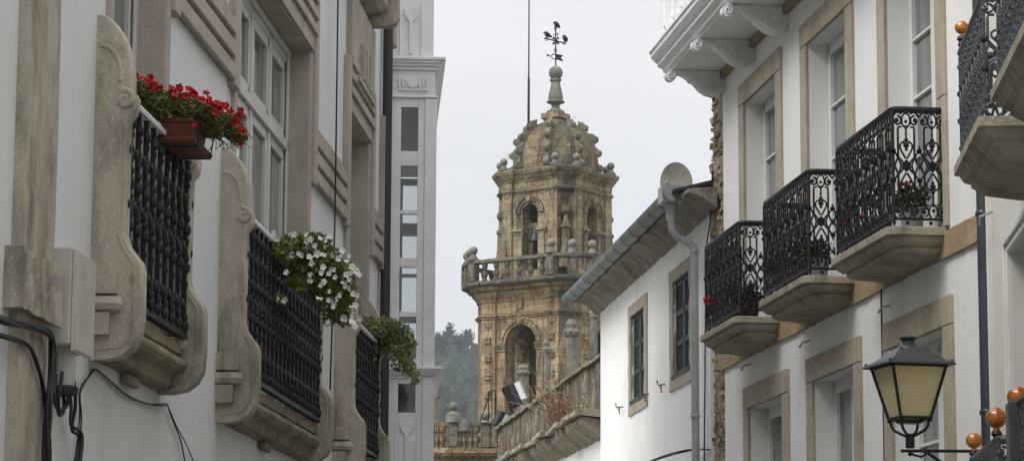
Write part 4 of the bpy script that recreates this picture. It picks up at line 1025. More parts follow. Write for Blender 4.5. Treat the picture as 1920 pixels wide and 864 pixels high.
# obelisks in the notched corners, buttress scrolls at the wings
for q in range(4):
    mb = MB(); x, y, _ = rot(q, A3-.30, -A3+.30, 0)
    mb.lathe((x, y, 0), [(.38, th(505)), (.38, th(488)), (.34, th(484)), (.32, th(480)), (.24, th(460)), (.22, th(432)), (.30, th(430)), (.30, th(427)), (.2, th(423)), (.10, th(410)), (.09, th(405))], 8); mb.ball((x, y, th(397)), .27, 14, 10)
    mb.build('corner_obelisk', ASH_UP, CT, 0, True)
    for sg in (-1, 1):
        mb = MB(); pr = [(0, 0), (.55, 0), (.50, .25), (.22, .5), (.12, .95), (.2, 1.15), (.14, 1.4), (0, 1.5)]
        mb.loft([[rot(q, sg*(e-.25)+t, -A3-.12-a, th(520)+b) for a, b in pr] for t in (-.12, .12)])
        mb.build('scroll_buttress', ASH_UP, CT, .02)
# ball finials on the belfry cornice
mb = MB()
for q in range(4):
    for u in (-e+.12, e-.12):
        x, y, _ = rot(q, u, -A3-.12, 0); f3 = inst(fb_, CT, (x, y, th(315))); f3.scale = (.9, .9, .9)
# --- dome
mb = MB(); DR = 2.24; dz0, dz1 = th(320), th(236)
def oct_(r, z, n=8, ph=PI/8): return [(r*math.cos(ph+2*PI*k/n), r*math.sin(ph+2*PI*k/n), z) for k in range(n)]
dp_ = [(1.0, 0), (1.0, .14), (.99, .32), (.955, .50), (.89, .66), (.79, .80), (.64, .91), (.46, .975), (.28, 1.0)]
mb.loft([oct_(DR*r*1.04, dz0+(dz1-dz0)*h) for r, h in dp_])
DOME = m_ashlar('dome_stone', (.30, .265, .18), .55, .42, .85, (.40, .24, .06), .6)
roughen(mb.build('dome', DOME, CT), .35, .06, 2)
for k in range(8):
    mb = MB(); an = PI/8+2*PI*k/8; d = Vector((math.cos(an), math.sin(an), 0)); t_ = Vector((-d.y, d.x, 0))
    L0 = []
    for r, h in dp_: 
        c = d*(DR*r*1.04)+Vector((0, 0, dz0+(dz1-dz0)*h)); L0.append([c-t_*.13-d*.08, c-t_*.13+d*.10+Vector((0, 0, .03)), c+t_*.13+d*.10+Vector((0, 0, .03)), c+t_*.13-d*.08])
    mb.loft(L0)
    for r, h, s_ in ((1.04, .17, .34), (1.02, .46, .30), (.92, .73, .32), (.66, .96, .34)):   # crockets
        c = d*(DR*r+.16)+Vector((0, 0, dz0+(dz1-dz0)*h))
        up = Vector((0, 0, 1)); s2 = s_*.62
        pr = [(-.3, -s2*1.1), (s2*.3, -s2*1.5), (s2*1.0, -s2*.9), (s2*1.15, -s2*.2), (s2*.8, s2*.45), (s2*.1, s2*.6), (-s2*.2, s2*1.1), (-.35, s2*1.5)]
        for w0, w1, g in ((-.12, .12, 1.0), (-.16, .16, .72)): mb.loft([[c+d*(a*g)+up*(b*g)+t_*w_ for a, b in pr] for w_ in (w0, w1)])
    roughen(mb.build('dome_rib', LICHEN, CT), .35, .035, 3)
mb = MB(); z0 = th(234); mb.box(-.62, .62, -.62, .62, z0-.3, z0+.08); mb.box(-.50, .50, -.50, .50, z0+.08, z0+.28); mb.box(-.60, .60, -.60, .60, z0+.28, z0+.62)
mb.build('dome_cap', ASH_UP, CT, .03)
mb = MB(); B = th(214)
mb.lathe((0, 0, 0), [(.50, B), (.50, th(209)), (.36, th(207)), (.24, th(203)), (.22, th(199)), (.28, th(196)), (.50, th(193)), (.52, th(191)), (.40, th(189)), (.42, th(184)), (.40, th(178)), (.34, th(170)), (.27, th(160)), (.25, th(153)), (.33, th(152)), (.33, th(149)), (.24, th(148)), (.24, th(146))], 20)
mb.ball((0, 0, th(137)), .40, 22, 14); mb.build('crowning_finial', GREYSTONE, CT, 0, True)
# bells
for q, zz in ((0, 428), (1, 430)):
    b = MB(); x, y, _ = rot(q, 0, -A3+.55, 0); z = th(zz)
    b.lathe((x, y, z-.62), [(.44, 0), (.42, .06), (.33, .18), (.27, .40), (.24, .62), (.18, .72), (.06, .76)], 18); b.ball((x, y, z-.62), .09, 8, 6)
    bo = b.build('bell', BELLM, CT, 0, True); b = MB(); b.obox((x, y, z+.25), (1.2 if q == 0 else .24, .24 if q == 0 else 1.2, .28)); b.build('bell_yoke', ASH_DK, bo, .01)
b = MB(); b.lathe((0, 0, th(680)), [(.62, 0), (.58, .1), (.45, .4), (.38, .8), (.3, 1.0), (.08, 1.08)], 18); bo = b.build('bell', BELLM, CT, 0, True)
mb = MB().box(-1.1, 1.1, -.15, .15, th(630), th(622)); mb.build('bell_beam', ASH_DK, bo)
mb = MB().box(-2.4, 2.4, -2.4, 2.4, th(800), th(797)); mb.build('floor_or_shade_block', ASH_DK, CT); mb = MB().box(-1.8, 1.8, -1.8, 1.8, th(532), th(527)); mb.box(-2.6, 2.6, -2.6, 2.6, th(545), th(541)); mb.build('floor_or_shade_block', ASH_DK, CT); mb = MB().box(-2.1, 2.1, -2.1, 2.1, th(372), th(352)); mb.build('floor_or_shade_block', ASH_DK, CT)  # floors, then a ceiling block added under the dome to darken the belfry
# weathervane
vb = at(1042, 126, TY)
WV = empty('weathervane', (tp.x, TY, th(126)-.12), 0, 'black iron weathervane with three bird figures and a swallowtail pennant on top of the tower', 'weathervane')
def vp(px, py): return Vector(((px-1041.5)*TK, 0, (126-py)*TK*1.0+.12))
mb = MB(); mb.tube([vp(1041.5, 130), vp(1041, 46)], .038, 8); mb.tube([vp(1020, 69), vp(1060, 79)], .038, 6)
for (px, py, r) in ((1041, 93, 3.0), (1041, 49, 3.0), (1023, 70.5, 3.2), (1058, 78, 3.2)): mb.tube([vp(px+r*math.cos(t*PI/6), py+r*math.sin(t*PI/6)) for t in range(13)], .022, 5)
for an in (45, 135, 225, 315):
    a = math.radians(an); c = (1041.5, 74); mb.tube([vp(*c), vp(c[0]+7*math.cos(a), c[1]+7*math.sin(a))], .022, 5); mb.ball(vp(c[0]+7*math.cos(a), c[1]+7*math.sin(a)), .06, 6, 4)
for sx_, sy_ in ((1, 1), (-1, 1), (1, -1)):
    mb.tube([vp(1041.5+sx_*x, 74+sy_*y-(8 if sy_ < 0 else 0)) for x, y in ((1.5, 3), (3, 7), (5, 7.5), (4.5, 5))], .02, 5)
    mb.tube([vp(1041.5+sx_*x, 74-y) for x, y in ((1, 2), (4, 8), (4.5, 12), (2.5, 13))], .02, 5)
mb.ball(vp(1041.5, 74), .11, 8, 6); mb.build('cross_arms', IRON, WV)
mb = MB(); fl = [(1042, 100), (1056, 103), (1051.5, 107.5), (1056.5, 115), (1042, 111)]
mb.loft([[vp(*p)+Vector((0, y, 0)) for p in fl] for y in (-.025, .025)])
mb.tube([vp(1041, 100), vp(1036, 101), vp(1031, 104.5), vp(1036, 109.5), vp(1041, 111)], .03, 5); mb.tube([vp(1031, 104.5), vp(1026, 103)], .03, 5); mb.ball(vp(1026, 103), .07, 6, 4)
mb.build('pennant', IRON, WV)
def bird(c, body, beak, tail, fl=1):
    mb = MB(); P = [vp(*p) for p in body]; R_ = [.05, .10, .13, .15, .12, .08, .04]
    mb.tube(P, .1, 8, R_[:len(P)]); mb.tube([vp(*p) for p in beak], .03, 5, [.05, .012]); mb.tube([vp(*p) for p in tail], .05, 6, [.09, .05])
    for lg in (-.03, .03): mb.tube([vp(*c)+Vector((0, lg, .0)), vp(c[0], c[1]+4)+Vector((0, lg, 0))], .02, 4)
    mb.build('bird_figure', IRON, WV, 0, True)
bird((1042, 44), [(1037.5, 38.5), (1039, 38), (1041, 39.5), (1043.5, 42), (1046, 44.5), (1047.5, 46)], [(1038, 38.3), (1036, 39.5)], [(1046.5, 45), (1049.5, 48.5)])
bird((1023, 64), [(1019, 58.5), (1020.5, 58), (1022.5, 59.5), (1025, 61.5), (1028, 64), (1030, 65)], [(1019, 58.3), (1016.5, 58.8)], [(1029, 64.5), (1034, 66.5)])
bird((1058, 72), [(1055, 64.8), (1056.5, 64.3), (1058, 66.5), (1060, 69.5), (1062, 72.5), (1063, 74)], [(1055.5, 64.5), (1053.5, 66)], [(1062, 73), (1063.5, 76)])
mb = MB(); x = at(989.5, 240, TY).x; b = at(990.5, 244, TY)
ml = TY-1.0
mt = at(989, -60, ml); mb_ = at(991, 246, ml); mb.tube([(0, 0, 0), (0, 0, (mt.z-mb_.z)*.32), (0, 0, (mt.z-mb_.z)*.33), (0, 0, mt.z-mb_.z)], .05, 8, [.075, .065, .045, .03])
mb.lathe((0, 0, 0), [(.10, -.3), (.10, .1)], 8)
o = mb.build('lightning_rod', IRON); o.location = mb_; tag(o, 'very thin tall metal mast rising from the left shoulder of the dome', 'mast')
# weeds on the stone
for i, (px, py, n, hgt, lab) in enumerate(((1068, 222, 8, .35, 'tiny tuft of weeds beside the cap of the dome'), (960, 300, 14, .75, 'weed sprouting at the left foot of the dome'), (1010, 285, 20, .7, 'dark dry weed growing against the dome behind the front ball finials'), (965, 522, 16, .35, 'small green plant on the ledge under the tower balustrade'))):
    p = at(px, py, TY-3.2 if i > 1 else TY-.4); sprigs('weed', p, n, hgt, (.22, .1), LEAF3 if i != 2 else TWIG, lab, 'plant', (0, 0, 0), 5, 20+i)

# ============================================================ CHURCH AISLE: cornice, balustrade, pinnacles
CY = 105.0; ck = CY/5162.
def ch(y): return at(870, y, CY).z
p0, p1 = at(760, 850, CY), at(1140, 850, CY)
AI = empty('church_aisle', (at(870, 850, CY).x, CY, 0), math.radians(4), 'lower stone wing of the church with a balustrade, at the foot of the tower', 'church')
mb = MB().box(-4.5, 6.5, .3, 14, 0, ch(862)); mb.build('wall', ASH, AI)
mb = MB()
for o_, a, b in ((.0, 864, 858), (.12, 858, 853), (.26, 853, 848), (.34, 848, 844), (.15, 844, 838)): mb.box(-4.6, 6.5, .3-o_, 2, ch(a), ch(b))
roughen(mb.build('cornice', ASH, AI), .4, .03, 2)
mb = MB().box(-4.6, 1.6, .28, .62, ch(798), ch(790)); roughen(mb.build('balustrade_rail', ASH_DK, AI), .4, .03, 2)
hh2 = (ch(798)-ch(838))
bl = MB(); bl.lathe((0, 0, 0), [(r*1.2, h*hh2/.9) for r, h in BALU], 10); bl = bl.build('baluster', ASH, AI, 0, True)
many(bl, AI, [(((px-870)*ck, .45, ch(838)), 0) for px in (811, 819, 829, 862, 872, 884, 894)])
for px, w_ in ((850, .34), (914, .42), (926, .36)): bp = MB(); bp.obox(((px-870)*ck, .45, (ch(838)+ch(796))/2), (w_, .4, hh2)); bp.build('balustrade_post', ASH_DK, AI, .015)
for px, py, r in ((850, 760, .17), (871, 792, .16), (912, 776, .20)):
    mb = MB(); x = (px-870)*ck; mb.lathe((x, .45, 0), [(.30, ch(790)), (.28, ch(py+14)), (.14, ch(py+11)), (.10, ch(py+8))], 10); mb.ball((x, .45, ch(py)), r, 12, 8); mb.build('ball_finial', GREYSTONE, AI, 0, True)
def pinnacle(px, ytop, wpx, lean, label, Y, topball=False):
    b = at(px, 864, Y); zt = at(px, ytop, Y).z; k = Y/5162.; w_ = wpx*k/2; z0 = ch(845)
    H = zt-z0; E_ = empty('stone_pinnacle', (b.x, Y, z0), 0, label, 'pinnacle', 'weathered stone pinnacles')
    mb = MB(); lv = [(1.5, 0), (1.5, .06), (1.15, .09), (1.0, .3), (.95, .42), (1.25, .44), (1.3, .47), (.95, .50), (.85, .8), (.8, .86), (1.2, .88), (1.2, .91), (.85, .93), (.95, .96), (.6, 1.0)]
    mb.lathe((0, 0, 0), [(w_*r, H*h) for r, h in lv], 8)
    for v in range(len(mb.v)): x, y, z = mb.v[v]; mb.v[v] = (x+lean*z/H, y, z)
    o = mb.build('shaft', GREYSTONE, E_); roughen(o, .22, .04, 3)
    mb = MB()
    for k_ in range(7): an = k_*2*PI/7; mb.ball((lean*.9+w_*1.05*math.cos(an), w_*1.05*math.sin(an), H*.9), w_*.34, 6, 5)
    mb.build('crown_carving', GREYSTONE, E_)
pinnacle(980, 683, 20, 0, 'stone pinnacle with a knobbly crown right of the black floodlight', 103)
pinnacle(1030, 636, 15, -.12, 'slim stone pinnacle leaning slightly left', 103.5)
pinnacle(1076, 598, 25, -.1, 'thickest of the stone pinnacles, in front of the tower corner', 104)
pinnacle(1110, 560, 16, .1, 'stone pinnacle beside the corner of the shuttered white house', 104.5)
# pillar at the far left
pb = at(812, 790, 108); E_ = empty('stone_pillar', (pb.x, 108, ch(845)), 0, 'square dark stone pillar emerging beside the white glazed bay', 'pillar')
zz = at(812, 722, 108).z-ch(845); mb = MB().box(-.24, .22, -.2, .2, 0, zz-.5); mb.box(-.28, .26, -.24, .24, zz-.5, zz-.36); mb.box(-.2, .18, -.18, .18, zz-.36, zz-.1); mb.box(-.26, .24, -.22, .22, zz-.1, zz)
roughen(mb.build('shaft', LICHEN, E_), .2, .03, 4)
# floodlights
def flood(px, py, sz, an, label, Y=101.5):
    c = at(px, py, Y); E_ = empty('floodlight', (c.x, Y, c.z-sz*.9), 0, label, 'floodlight')
    ro = Matrix.Rotation(math.radians(an), 3, 'Y') @ Matrix.Rotation(math.radians(28), 3, 'Z')
    ctr = Vector((0, 0, sz*.9)); mb = MB(); mb.obox(ctr, (sz*.42, sz*.8, sz*1.25), ro); mb.build('housing', IRON, E_, .03)
    mb = MB()
    for k in range(9): mb.obox(ctr+ro @ Vector((sz*.40, 0, sz*(-.45+k*.11+.1))), (sz*.42, sz*.7, sz*.04), ro)
    mb.obox(ctr+ro @ Vector((sz*.32, 0, sz*.1)), (sz*.4, sz*.66, sz*.9), ro); mb.build('cooling_fins', PAINT_G, E_)
    mb = MB(); mb.tube([ctr+ro @ Vector((0, -sz*.42, 0)), (0, -sz*.3, 0), (0, sz*.3, 0), ctr+ro @ Vector((0, sz*.42, 0))], .03, 6); mb.tube([(0, 0, 0), (0, 0, -1.2)], .05, 6); mb.build('bracket', IRON, E_)
flood(960, 742, .72, -24, 'black floodlight with white cooling fins tilted in front of the lower tower arch')
flood(934, 784, .50, 28, 'small dark floodlight low beside the church balustrade')
p = at(915, 790, 102); E_ = empty('iron_ladder_rail', p, 0, 'thin iron ladder rail standing left of the floodlights', 'rail'); mb = MB(); k_ = 102/5162.
mb.tube([(-.3, 0, 0), (.02, 0, .9), (.1, 0, 1.15)], .025, 6); mb.tube([(.02, 0, 0), (.02, 0, 1.15), (.18, 0, 1.2), (.26, 0, 1.15), (.26, 0, 0)], .022, 6); mb.tube([(.14, 0, 0), (.14, 0, 1.18)], .018, 6); mb.build('rail', IRON, E_)

# ============================================================ HILLS
def hill_h(x, y):  # terrain height
    d = (y-620)
    base = 150*(1-math.exp(-max(d, 0)/170.)) if d > 0 else 0
    ridge = at(845, 645, 900).z
    sh = ridge/ (150*(1-math.exp(-280/170.)))
    nz = noise.noise(Vector((x*.004, y*.004, 3)))*18+noise.noise(Vector((x*.015, y*.015, 1)))*5
    fall = max(0, 1-max(0, (x-60)/700)**2)
    return max(-1, base*sh*fall*.98+nz*min(1, max(d, 0)/120.)+(x*-.02 if d > 0 else 0))
mb = MB(); nx, ny = 70, 36; xs = [-900+1800*i/nx for i in range(nx+1)]; ys = [600+340*j/ny for j in range(ny+1)]
def hill_y(y): return y
vs = [(x, y, hill_h(x, y)) for y in ys for x in xs]
mb.add(vs, [(j*(nx+1)+i, j*(nx+1)+i+1, (j+1)*(nx+1)+i+1, (j+1)*(nx+1)+i) for j in range(ny) for i in range(nx)])
FOL = m_leaf('woodland', (.018, .03, .018), (.03, .045, .022), (.05, .065, .035)); 
tag(mb.build('hills', m_plain('hill_ground', (.045, .06, .025), .95, .1, 0, .3, .05), None, 0, True), kind='structure')
# far-off wood that reads as one mass
rn = random.Random(11); mb = MB()
def crown(mb, c, r, h, rn, kind):
    n = 7
    if kind: pr = [(.25, 0), (1, .12), (.72, .4), (.45, .7), (.05, 1.0)]
    else: pr = [(.35, 0), (.9, .2), (1.0, .5), (.75, .8), (.2, 1.0)]
    loops = []
    for q, z in pr:
        j = rn.uniform(0, 1); loops.append([(c[0]+r*q*rn.uniform(.75, 1.2)*math.cos(2*PI*k/n+j), c[1]+r*q*rn.uniform(.75, 1.2)*math.sin(2*PI*k/n+j), c[2]+h*z+rn.uniform(-.3, .3)) for k in range(n)])
    mb.loft(loops, False, True)
for i in range(5200):
    y = rn.uniform(640, 915); x = rn.uniform(-150, 60) if i % 4 else rn.uniform(-700, 500)
    r = rn.uniform(1.6, 3.6); h = rn.uniform(4, 9)
    crown(mb, (x, y, hill_h(x, y)-.8), r, h, rn, rn.random() < .45)
FOLB = NT('wood_foliage', .8, .1); geo = FOLB.t.nodes.new('ShaderNodeNewGeometry')
FOLB.col(FOLB.mix(geo.outputs['Random Per Island'], FOLB.mix(FOLB.noise(.3, 4), (.012, .024, .018), (.024, .036, .02)), (.045, .058, .035))); FOLB.bump(FOLB.noise(1.2, 4), 1.0, .8)
tag(mb.build('hillside_wood', FOLB.m), kind='stuff')
def tree(px, ytop, ybase, wpx, Y, label, pine=True, seed=0):
    rn = random.Random(seed); b = at(px, ybase, Y); zt = at(px, ytop, Y).z; H = zt-b.z; k = Y/5162.; Rr = wpx*k/2
    E_ = empty('pine_tree' if pine else 'broadleaf_tree', b, 0, label, 'tree', 'trees on the skyline')
    tr = MB(); tr.tube([(0, 0, -3), (.1, 0, H*.4), (-.1, 0, H*.75), (0, 0, H)], .3, 7, [.4, .3, .2, .05]); cr = MB()
    for i in range(26 if pine else 30):
        t = .12+.86*(i/26) if pine else rn.uniform(.08, .95)
        an = rn.uniform(0, 2*PI); r = Rr*((1.05-t)*1.3+.12 if pine else math.sqrt(max(.1, 1-(2*t-1)**2)))*rn.uniform(.5, 1)
        p = Vector((r*math.cos(an), r*math.sin(an), H*min(t, .97)))
        if pine: tr.tube([(0, 0, H*t-.3), p*.9+Vector((0, 0, .0))], .05, 4)
        for _ in range(14+int(34*r/Rr)):
            q = p*rn.uniform(.7, 1.05)+Vector((rn.gauss(0, .55), rn.gauss(0, .55), rn.gauss(0, .35))); q.z = max(q.z, .0)
            s_ = rn.uniform(.25, .6); a = Vector((rn.gauss(0, 1), rn.gauss(0, 1), rn.gauss(0, .4))).normalized()*s_; c = a.orthogonal().normalized()*s_*.6
            cr.add([q-a, q+c, q+a, q-c], [(0, 1, 2, 3)])
    tr.build('trunk', m_plain('bark', (.08, .06, .045), .9, .1) if 'bark' not in bpy.data.materials else bpy.data.materials['bark'], E_); cr.build('crown', FOL, E_)
tree(843, 604, 646, 22, 880, 'tallest lone pine standing clear on the hill skyline', True, 1)
tree(877, 617, 650, 26, 880, 'rounded pine on the skyline close to the tower', True, 2)
tree(820, 624, 650, 10, 880, 'small pine on the skyline nearest the white glazed bay', True, 3)
tree(862, 626, 650, 12, 885, 'low bushy tree on the skyline between the two larger pines', False, 4)
tree(832, 628, 650, 10, 885, 'tiny bushy tree just left of the tallest skyline pine', False, 5)

# ============================================================ FLOWERS
def leafcloud(mb, blobs, n, rn, size=(.012, .028), stems=0.15):
    tot = sum(b[3]*b[4]*b[5] for b in blobs)
    for cx, cy, cz, rx, ry, rz in blobs:
        m = int(n*(rx*ry*rz)/tot)
        for _ in range(m):
            v = Vector((rn.gauss(0, 1), rn.gauss(0, 1), rn.gauss(0, 1))).normalized()*(rn.random()**.45)
            q = Vector((cx+v.x*rx, cy+v.y*ry, cz+v.z*rz)); s_ = rn.uniform(*size)
            a = Vector((rn.gauss(0, 1), rn.gauss(0, 1), rn.gauss(0, .8))).normalized()*s_; c = a.orthogonal().normalized()
            c.rotate(Matrix.Rotation(rn.uniform(0, 6.28), 3, a.normalized())); c *= s_*.5
            up = a.cross(c).normalized()*s_*.25
            mb.add([q-a, q+c+up, q+a, q-c+up], [(0, 1, 2), (0, 2, 3)])
            if rn.random() < stems:
                b0 = Vector((cx+v.x*rx*.4, cy+v.y*ry*.4, cz+v.z*rz*.4)); mb.tube([b0, (b0+q)/2+Vector((0, 0, .02)), q], .0025, 3)
def blossom_mesh(mat, r=.03):
    mb = MB(); n = 20
    ctr = mb.v; vs = [(0, 0, -.018)]; fs = []
    for k in range(n):
        a = 2*PI*k/n; rr_ = r*(.86+.16*math.cos(5*a)); vs.append((rr_*.35*math.cos(a), rr_*.35*math.sin(a), -.002)); 
    for k in range(n):
        a = 2*PI*k/n; rr_ = r*(.86+.16*math.cos(5*a)); vs.append((rr_*math.cos(a), rr_*math.sin(a), .006+.006*math.sin(3*a+1)))
    for k in range(n):
        j = (k+1) % n; fs += [(0, 1+k, 1+j), (1+k, 1+n+k, 1+n+j, 1+j)]
    mb.add(vs, fs); o = mb.build('blossom', mat); o.hide_render = False; me = o.data; bpy.data.objects.remove(o); return me
BR, BW = blossom_mesh(RED, .034), blossom_mesh(WPET, .033)
BP = blossom_mesh(PPET, .02)
def blossoms(E_, me, pts, rn, face=Vector((0, -1, .1)), sc_=1):
    for p in pts:
        o = bpy.data.objects.new('blossom', me); sc.collection.objects.link(o); o.parent = E_; o.location = p
        d = (face+Vector((rn.gauss(0, .55), rn.gauss(0, .35), rn.gauss(0, .45)))).normalized()
        o.rotation_euler = d.to_track_quat('Z', 'Y').to_euler(); o.scale = [sc_*rn.uniform(.75, 1.15)]*3
def lp(px, py, S, E0):     # local point (front coordinates relative to an empty at E0=(S,o,h))
    o_, h_ = L.p(px, py, S); return Vector((L.side*(o_-E0[1]), S-E0[0], h_-E0[2]))
def planter(E_, x0, x1, y0, y1, z0, z1, mat):
    mb = MB(); t = .018
    for a, b, z, zz in ((t, 0, z0, z1-.02),):
        mb.loft([[(x0+t, y0+t, z0), (x1-t, y0+t, z0), (x1-t, y1-t, z0), (x0+t, y1-t, z0)], [(x0, y0, z1), (x1, y0, z1), (x1, y1, z1), (x0, y1, z1)]])
    mb.box(x0-.008, x1+.008, y0-.008, y1+.008, z1-.022, z1+.004)
    o = mb.build('planter', mat, E_, .006, False, 2)
    mb = MB(); mb.box(x0-.02, x1+.025, y0-.02, y1+.03, z0-.022, z0-.002); mb.box(x0-.026, x1+.032, y0-.026, y1+.036, z0-.012, z0+.012); mb.build('drip_tray', mat, E_, .006)
    return o
# 1: red petunias
S_ = 15.45; E0 = (S_, .20, 4.20)
F1 = fempty('flower_box', L, 'terracotta planter of red petunias hooked on the nearest left window rail', 'planter', S_, 'flower boxes on the left house rails', .20, 4.20)
pa, pb_ = lp(300, 262, S_, E0), lp(359, 222, S_, E0)
planter(F1, pa.x, pb_.x, 0, .50, pa.z, pb_.z, TERRA)
mb = MB(); 
for y in (.05, .46): mb.tube([(pa.x-.03, y, pb_.z), (pa.x-.02, y, pa.z-.03), (pb_.x+.03, y, pa.z-.03), (pb_.x+.05, y, pb_.z-.02), (pb_.x+.02, y, pb_.z-.01)], .005, 5)
mb.tube([(pb_.x+.05, .05, pb_.z-.02), (pb_.x+.05, .46, pb_.z-.02)], .005, 5); mb.build('wire_holder', IRON, F1)
rn = random.Random(21); mb = MB(); bl_ = []
for px, py, rx, rz, S2 in ((272, 178, 24, 28, 15.4), (300, 195, 32, 28, 15.4), (340, 200, 34, 26, 15.5), (380, 212, 32, 28, 15.7), (420, 232, 28, 24, 15.9), (445, 252, 20, 20, 15.9), (290, 205, 26, 22, 15.6), (400, 240, 26, 22, 15.8)):
    c = lp(px, py, S2, E0); k = S2/5162; bl_.append((c.x, c.y, c.z, rx*k, .13, rz*k))
leafcloud(mb, bl_, 6200, rn, (.008, .020), .10)
for _ in range(26):
    px, py = rn.uniform(395, 460), rn.uniform(240, 262); c = lp(px, py, 15.9, E0); d = Vector((rn.gauss(.03, .03), rn.gauss(0, .03), -rn.uniform(.02, .09))); mb.tube([c, c+d*.5+Vector((.015, 0, 0)), c+d, c+d+Vector((.015, 0, .015))], .003, 4)
mb.build('foliage', LEAF1, F1)
pts = []
for px, py, n in ((258, 148, 2), (276, 146, 4), (286, 158, 3), (300, 170, 3), (318, 168, 2), (325, 180, 4), (338, 172, 3), (345, 182, 4), (352, 172, 2), (365, 180, 3), (378, 184, 4), (392, 190, 4), (404, 196, 3), (412, 208, 4), (420, 202, 3), (436, 208, 3), (446, 218, 4), (452, 212, 2), (444, 232, 3), (452, 262, 1), (363, 240, 1), (450, 248, 1)):
    for _ in range(n): pts.append(lp(px+rn.gauss(0, 4), py+rn.gauss(0, 4), 15.27+rn.gauss(0, .04)+(px-260)*.0024, E0))
blossoms(F1, BR, pts, rn, Vector((0, -1, .3)), .80)
# 2: white petunias
S_ = 19.7; E0 = (S_, .20, 4.20)
F2 = fempty('flower_box', L, 'overflowing box of white petunias hooked on the middle left window rail', 'planter', S_, 'flower boxes on the left house rails', .20, 4.20)
pa, pb_ = lp(548, 508, S_, E0), lp(598, 478, S_, E0)
planter(F2, pa.x, pb_.x, .1, .62, pa.z, pb_.z, TERRA)
mb = MB(); bl_ = []
for px, py, rx, rz, S2 in ((535, 468, 28, 28, 19.6), (570, 462, 36, 26, 19.7), (575, 500, 42, 34, 19.8), (610, 490, 34, 36, 19.9), (635, 520, 32, 40, 20.0), (610, 545, 34, 30, 20.0), (648, 555, 24, 34, 20.1), (645, 590, 20, 24, 20.1), (620, 585, 18, 26, 20.1), (560, 530, 26, 20, 19.8), (527, 560, 12, 12, 19.7), (590, 450, 34, 14, 19.8)):
    c = lp(px, py, S2, E0); k = S2/5162; bl_.append((c.x, c.y, c.z, rx*k, .15, rz*k))
leafcloud(mb, bl_, 6500, rn, (.010, .026), .15); mb.build('foliage', LEAF2, F2)
pts = []
for px, py in ((514, 437), (520, 447), (545, 441), (552, 440), (575, 440), (582, 449), (600, 447), (612, 449), (618, 444), (560, 475), (548, 478), (580, 482), (594, 477), (531, 473), (536, 510), (640, 468), (636, 484), (642, 470), (655, 480), (650, 490), (603, 512), (617, 513), (607, 528), (618, 546), (602, 533), (628, 519), (650, 515), (655, 525), (637, 553), (616, 563), (625, 575), (626, 570), (521, 560), (533, 562), (648, 597), (615, 603), (645, 595), (660, 603), (665, 612), (670, 553), (672, 515), (668, 508), (655, 540), (642, 530), (598, 560), (660, 500), (590, 460), (666, 572), (612, 608), (575, 452), (632, 560), (648, 535)):
    pts.append(lp(px, py, 19.46+rn.gauss(0, .04)+(px-510)*.0016, E0))
for _ in range(34):
    px, py = random.choice([(560, 455), (600, 470), (640, 500), (650, 545), (630, 580), (590, 505), (655, 590), (540, 470)]); pts.append(lp(px+random.gauss(0, 16), py+random.gauss(0, 13), 19.5+random.uniform(0, .1)+(px-510)*.0016, E0))
blossoms(F2, BW, pts, rn, Vector((0.1, -1, .1)), .80)
# 3: trailing green plant
S_ = 26.0; E0 = (S_, .20, 4.20)
F3 = fempty('flower_box', L, 'small terracotta box of trailing green succulent hooked on the farthest left window rail', 'planter', S_, 'flower boxes on the left house rails', .20, 4.20)
pa, pb_ = lp(682, 648, S_, E0), lp(724, 625, S_, E0)
planter(F3, pa.x, pb_.x, 0, .45, pa.z, pb_.z, TERRA)
mb = MB(); bl_ = []
for px, py, rx, rz, S2 in ((695, 612, 22, 20, 25.8), (725, 612, 34, 22, 25.9), (750, 630, 28, 30, 25.95), (748, 665, 22, 34, 25.9), (765, 680, 16, 30, 25.9), (778, 705, 9, 20, 25.9), (735, 640, 26, 24, 26.0), (770, 645, 12, 22, 25.9), (692, 655, 16, 30, 25.9), (705, 620, 24, 16, 25.8)):
    c = lp(px, py, S2, E0); k = S2/5162; bl_.append((c.x, c.y, c.z, rx*k, .12, rz*k))
leafcloud(mb, bl_, 3000, rn, (.010, .030), .30); mb.build('foliage', LEAF3, F3)

# geraniums on the right balconies
def geranium(S_, o_, h_, potmat, label, nf, seed, size=.16, fm=BR, hang=None):
    rn = random.Random(seed); E_ = fempty('potted_geranium', R1, label, 'potted plant', S_, 'potted plants on the black balconies', o_, h_)
    mb = MB(); mb.lathe((0, 0, 0), [(.075, 0), (.085, .02), (.10, .15), (.112, .155), (.112, .18), (.09, .18)], 16); mb.build('pot', potmat, E_, 0, True)
    mb = MB(); leafcloud(mb, [(0, 0, .26, size, size, .11), (-.05, -.05, .20, size*.9, size, .07)], 420, rn, (.016, .034), .3); mb.build('foliage', LEAF4, E_)
    pts = []
    for _ in range(nf):
        c = Vector((rn.gauss(0, .07), rn.gauss(0, .08), rn.uniform(.30, .46)))
        for _ in range(5): pts.append(c+Vector((rn.gauss(0, .02), rn.gauss(0, .02), rn.gauss(0, .018))))
    blossoms(E_, fm, pts, rn, Vector((-.5, -1, .3)), .75)
geranium(21.85, .23, 5.0, POTWH, 'red geranium in a white pot behind the nearest black balcony railing', 3, 1)
geranium(24.75, .30, 5.0, POTWH, 'dark-leaved plant in a white pot at the near end of the middle balcony', 0, 2)
geranium(25.2, .28, 5.0, POTRED, 'pale pink geranium in a dark red pot halfway along the middle balcony', 1, 3, .12, BP)
geranium(25.9, .30, 5.0, POTRED, 'small red geranium in a dark red pot at the far half of the middle balcony', 1, 4, .12)
geranium(27.75, .28, 5.0, POTRED, 'leafy geranium in a dark red pot at the near end of the farthest balcony', 1, 5, .17, BP)
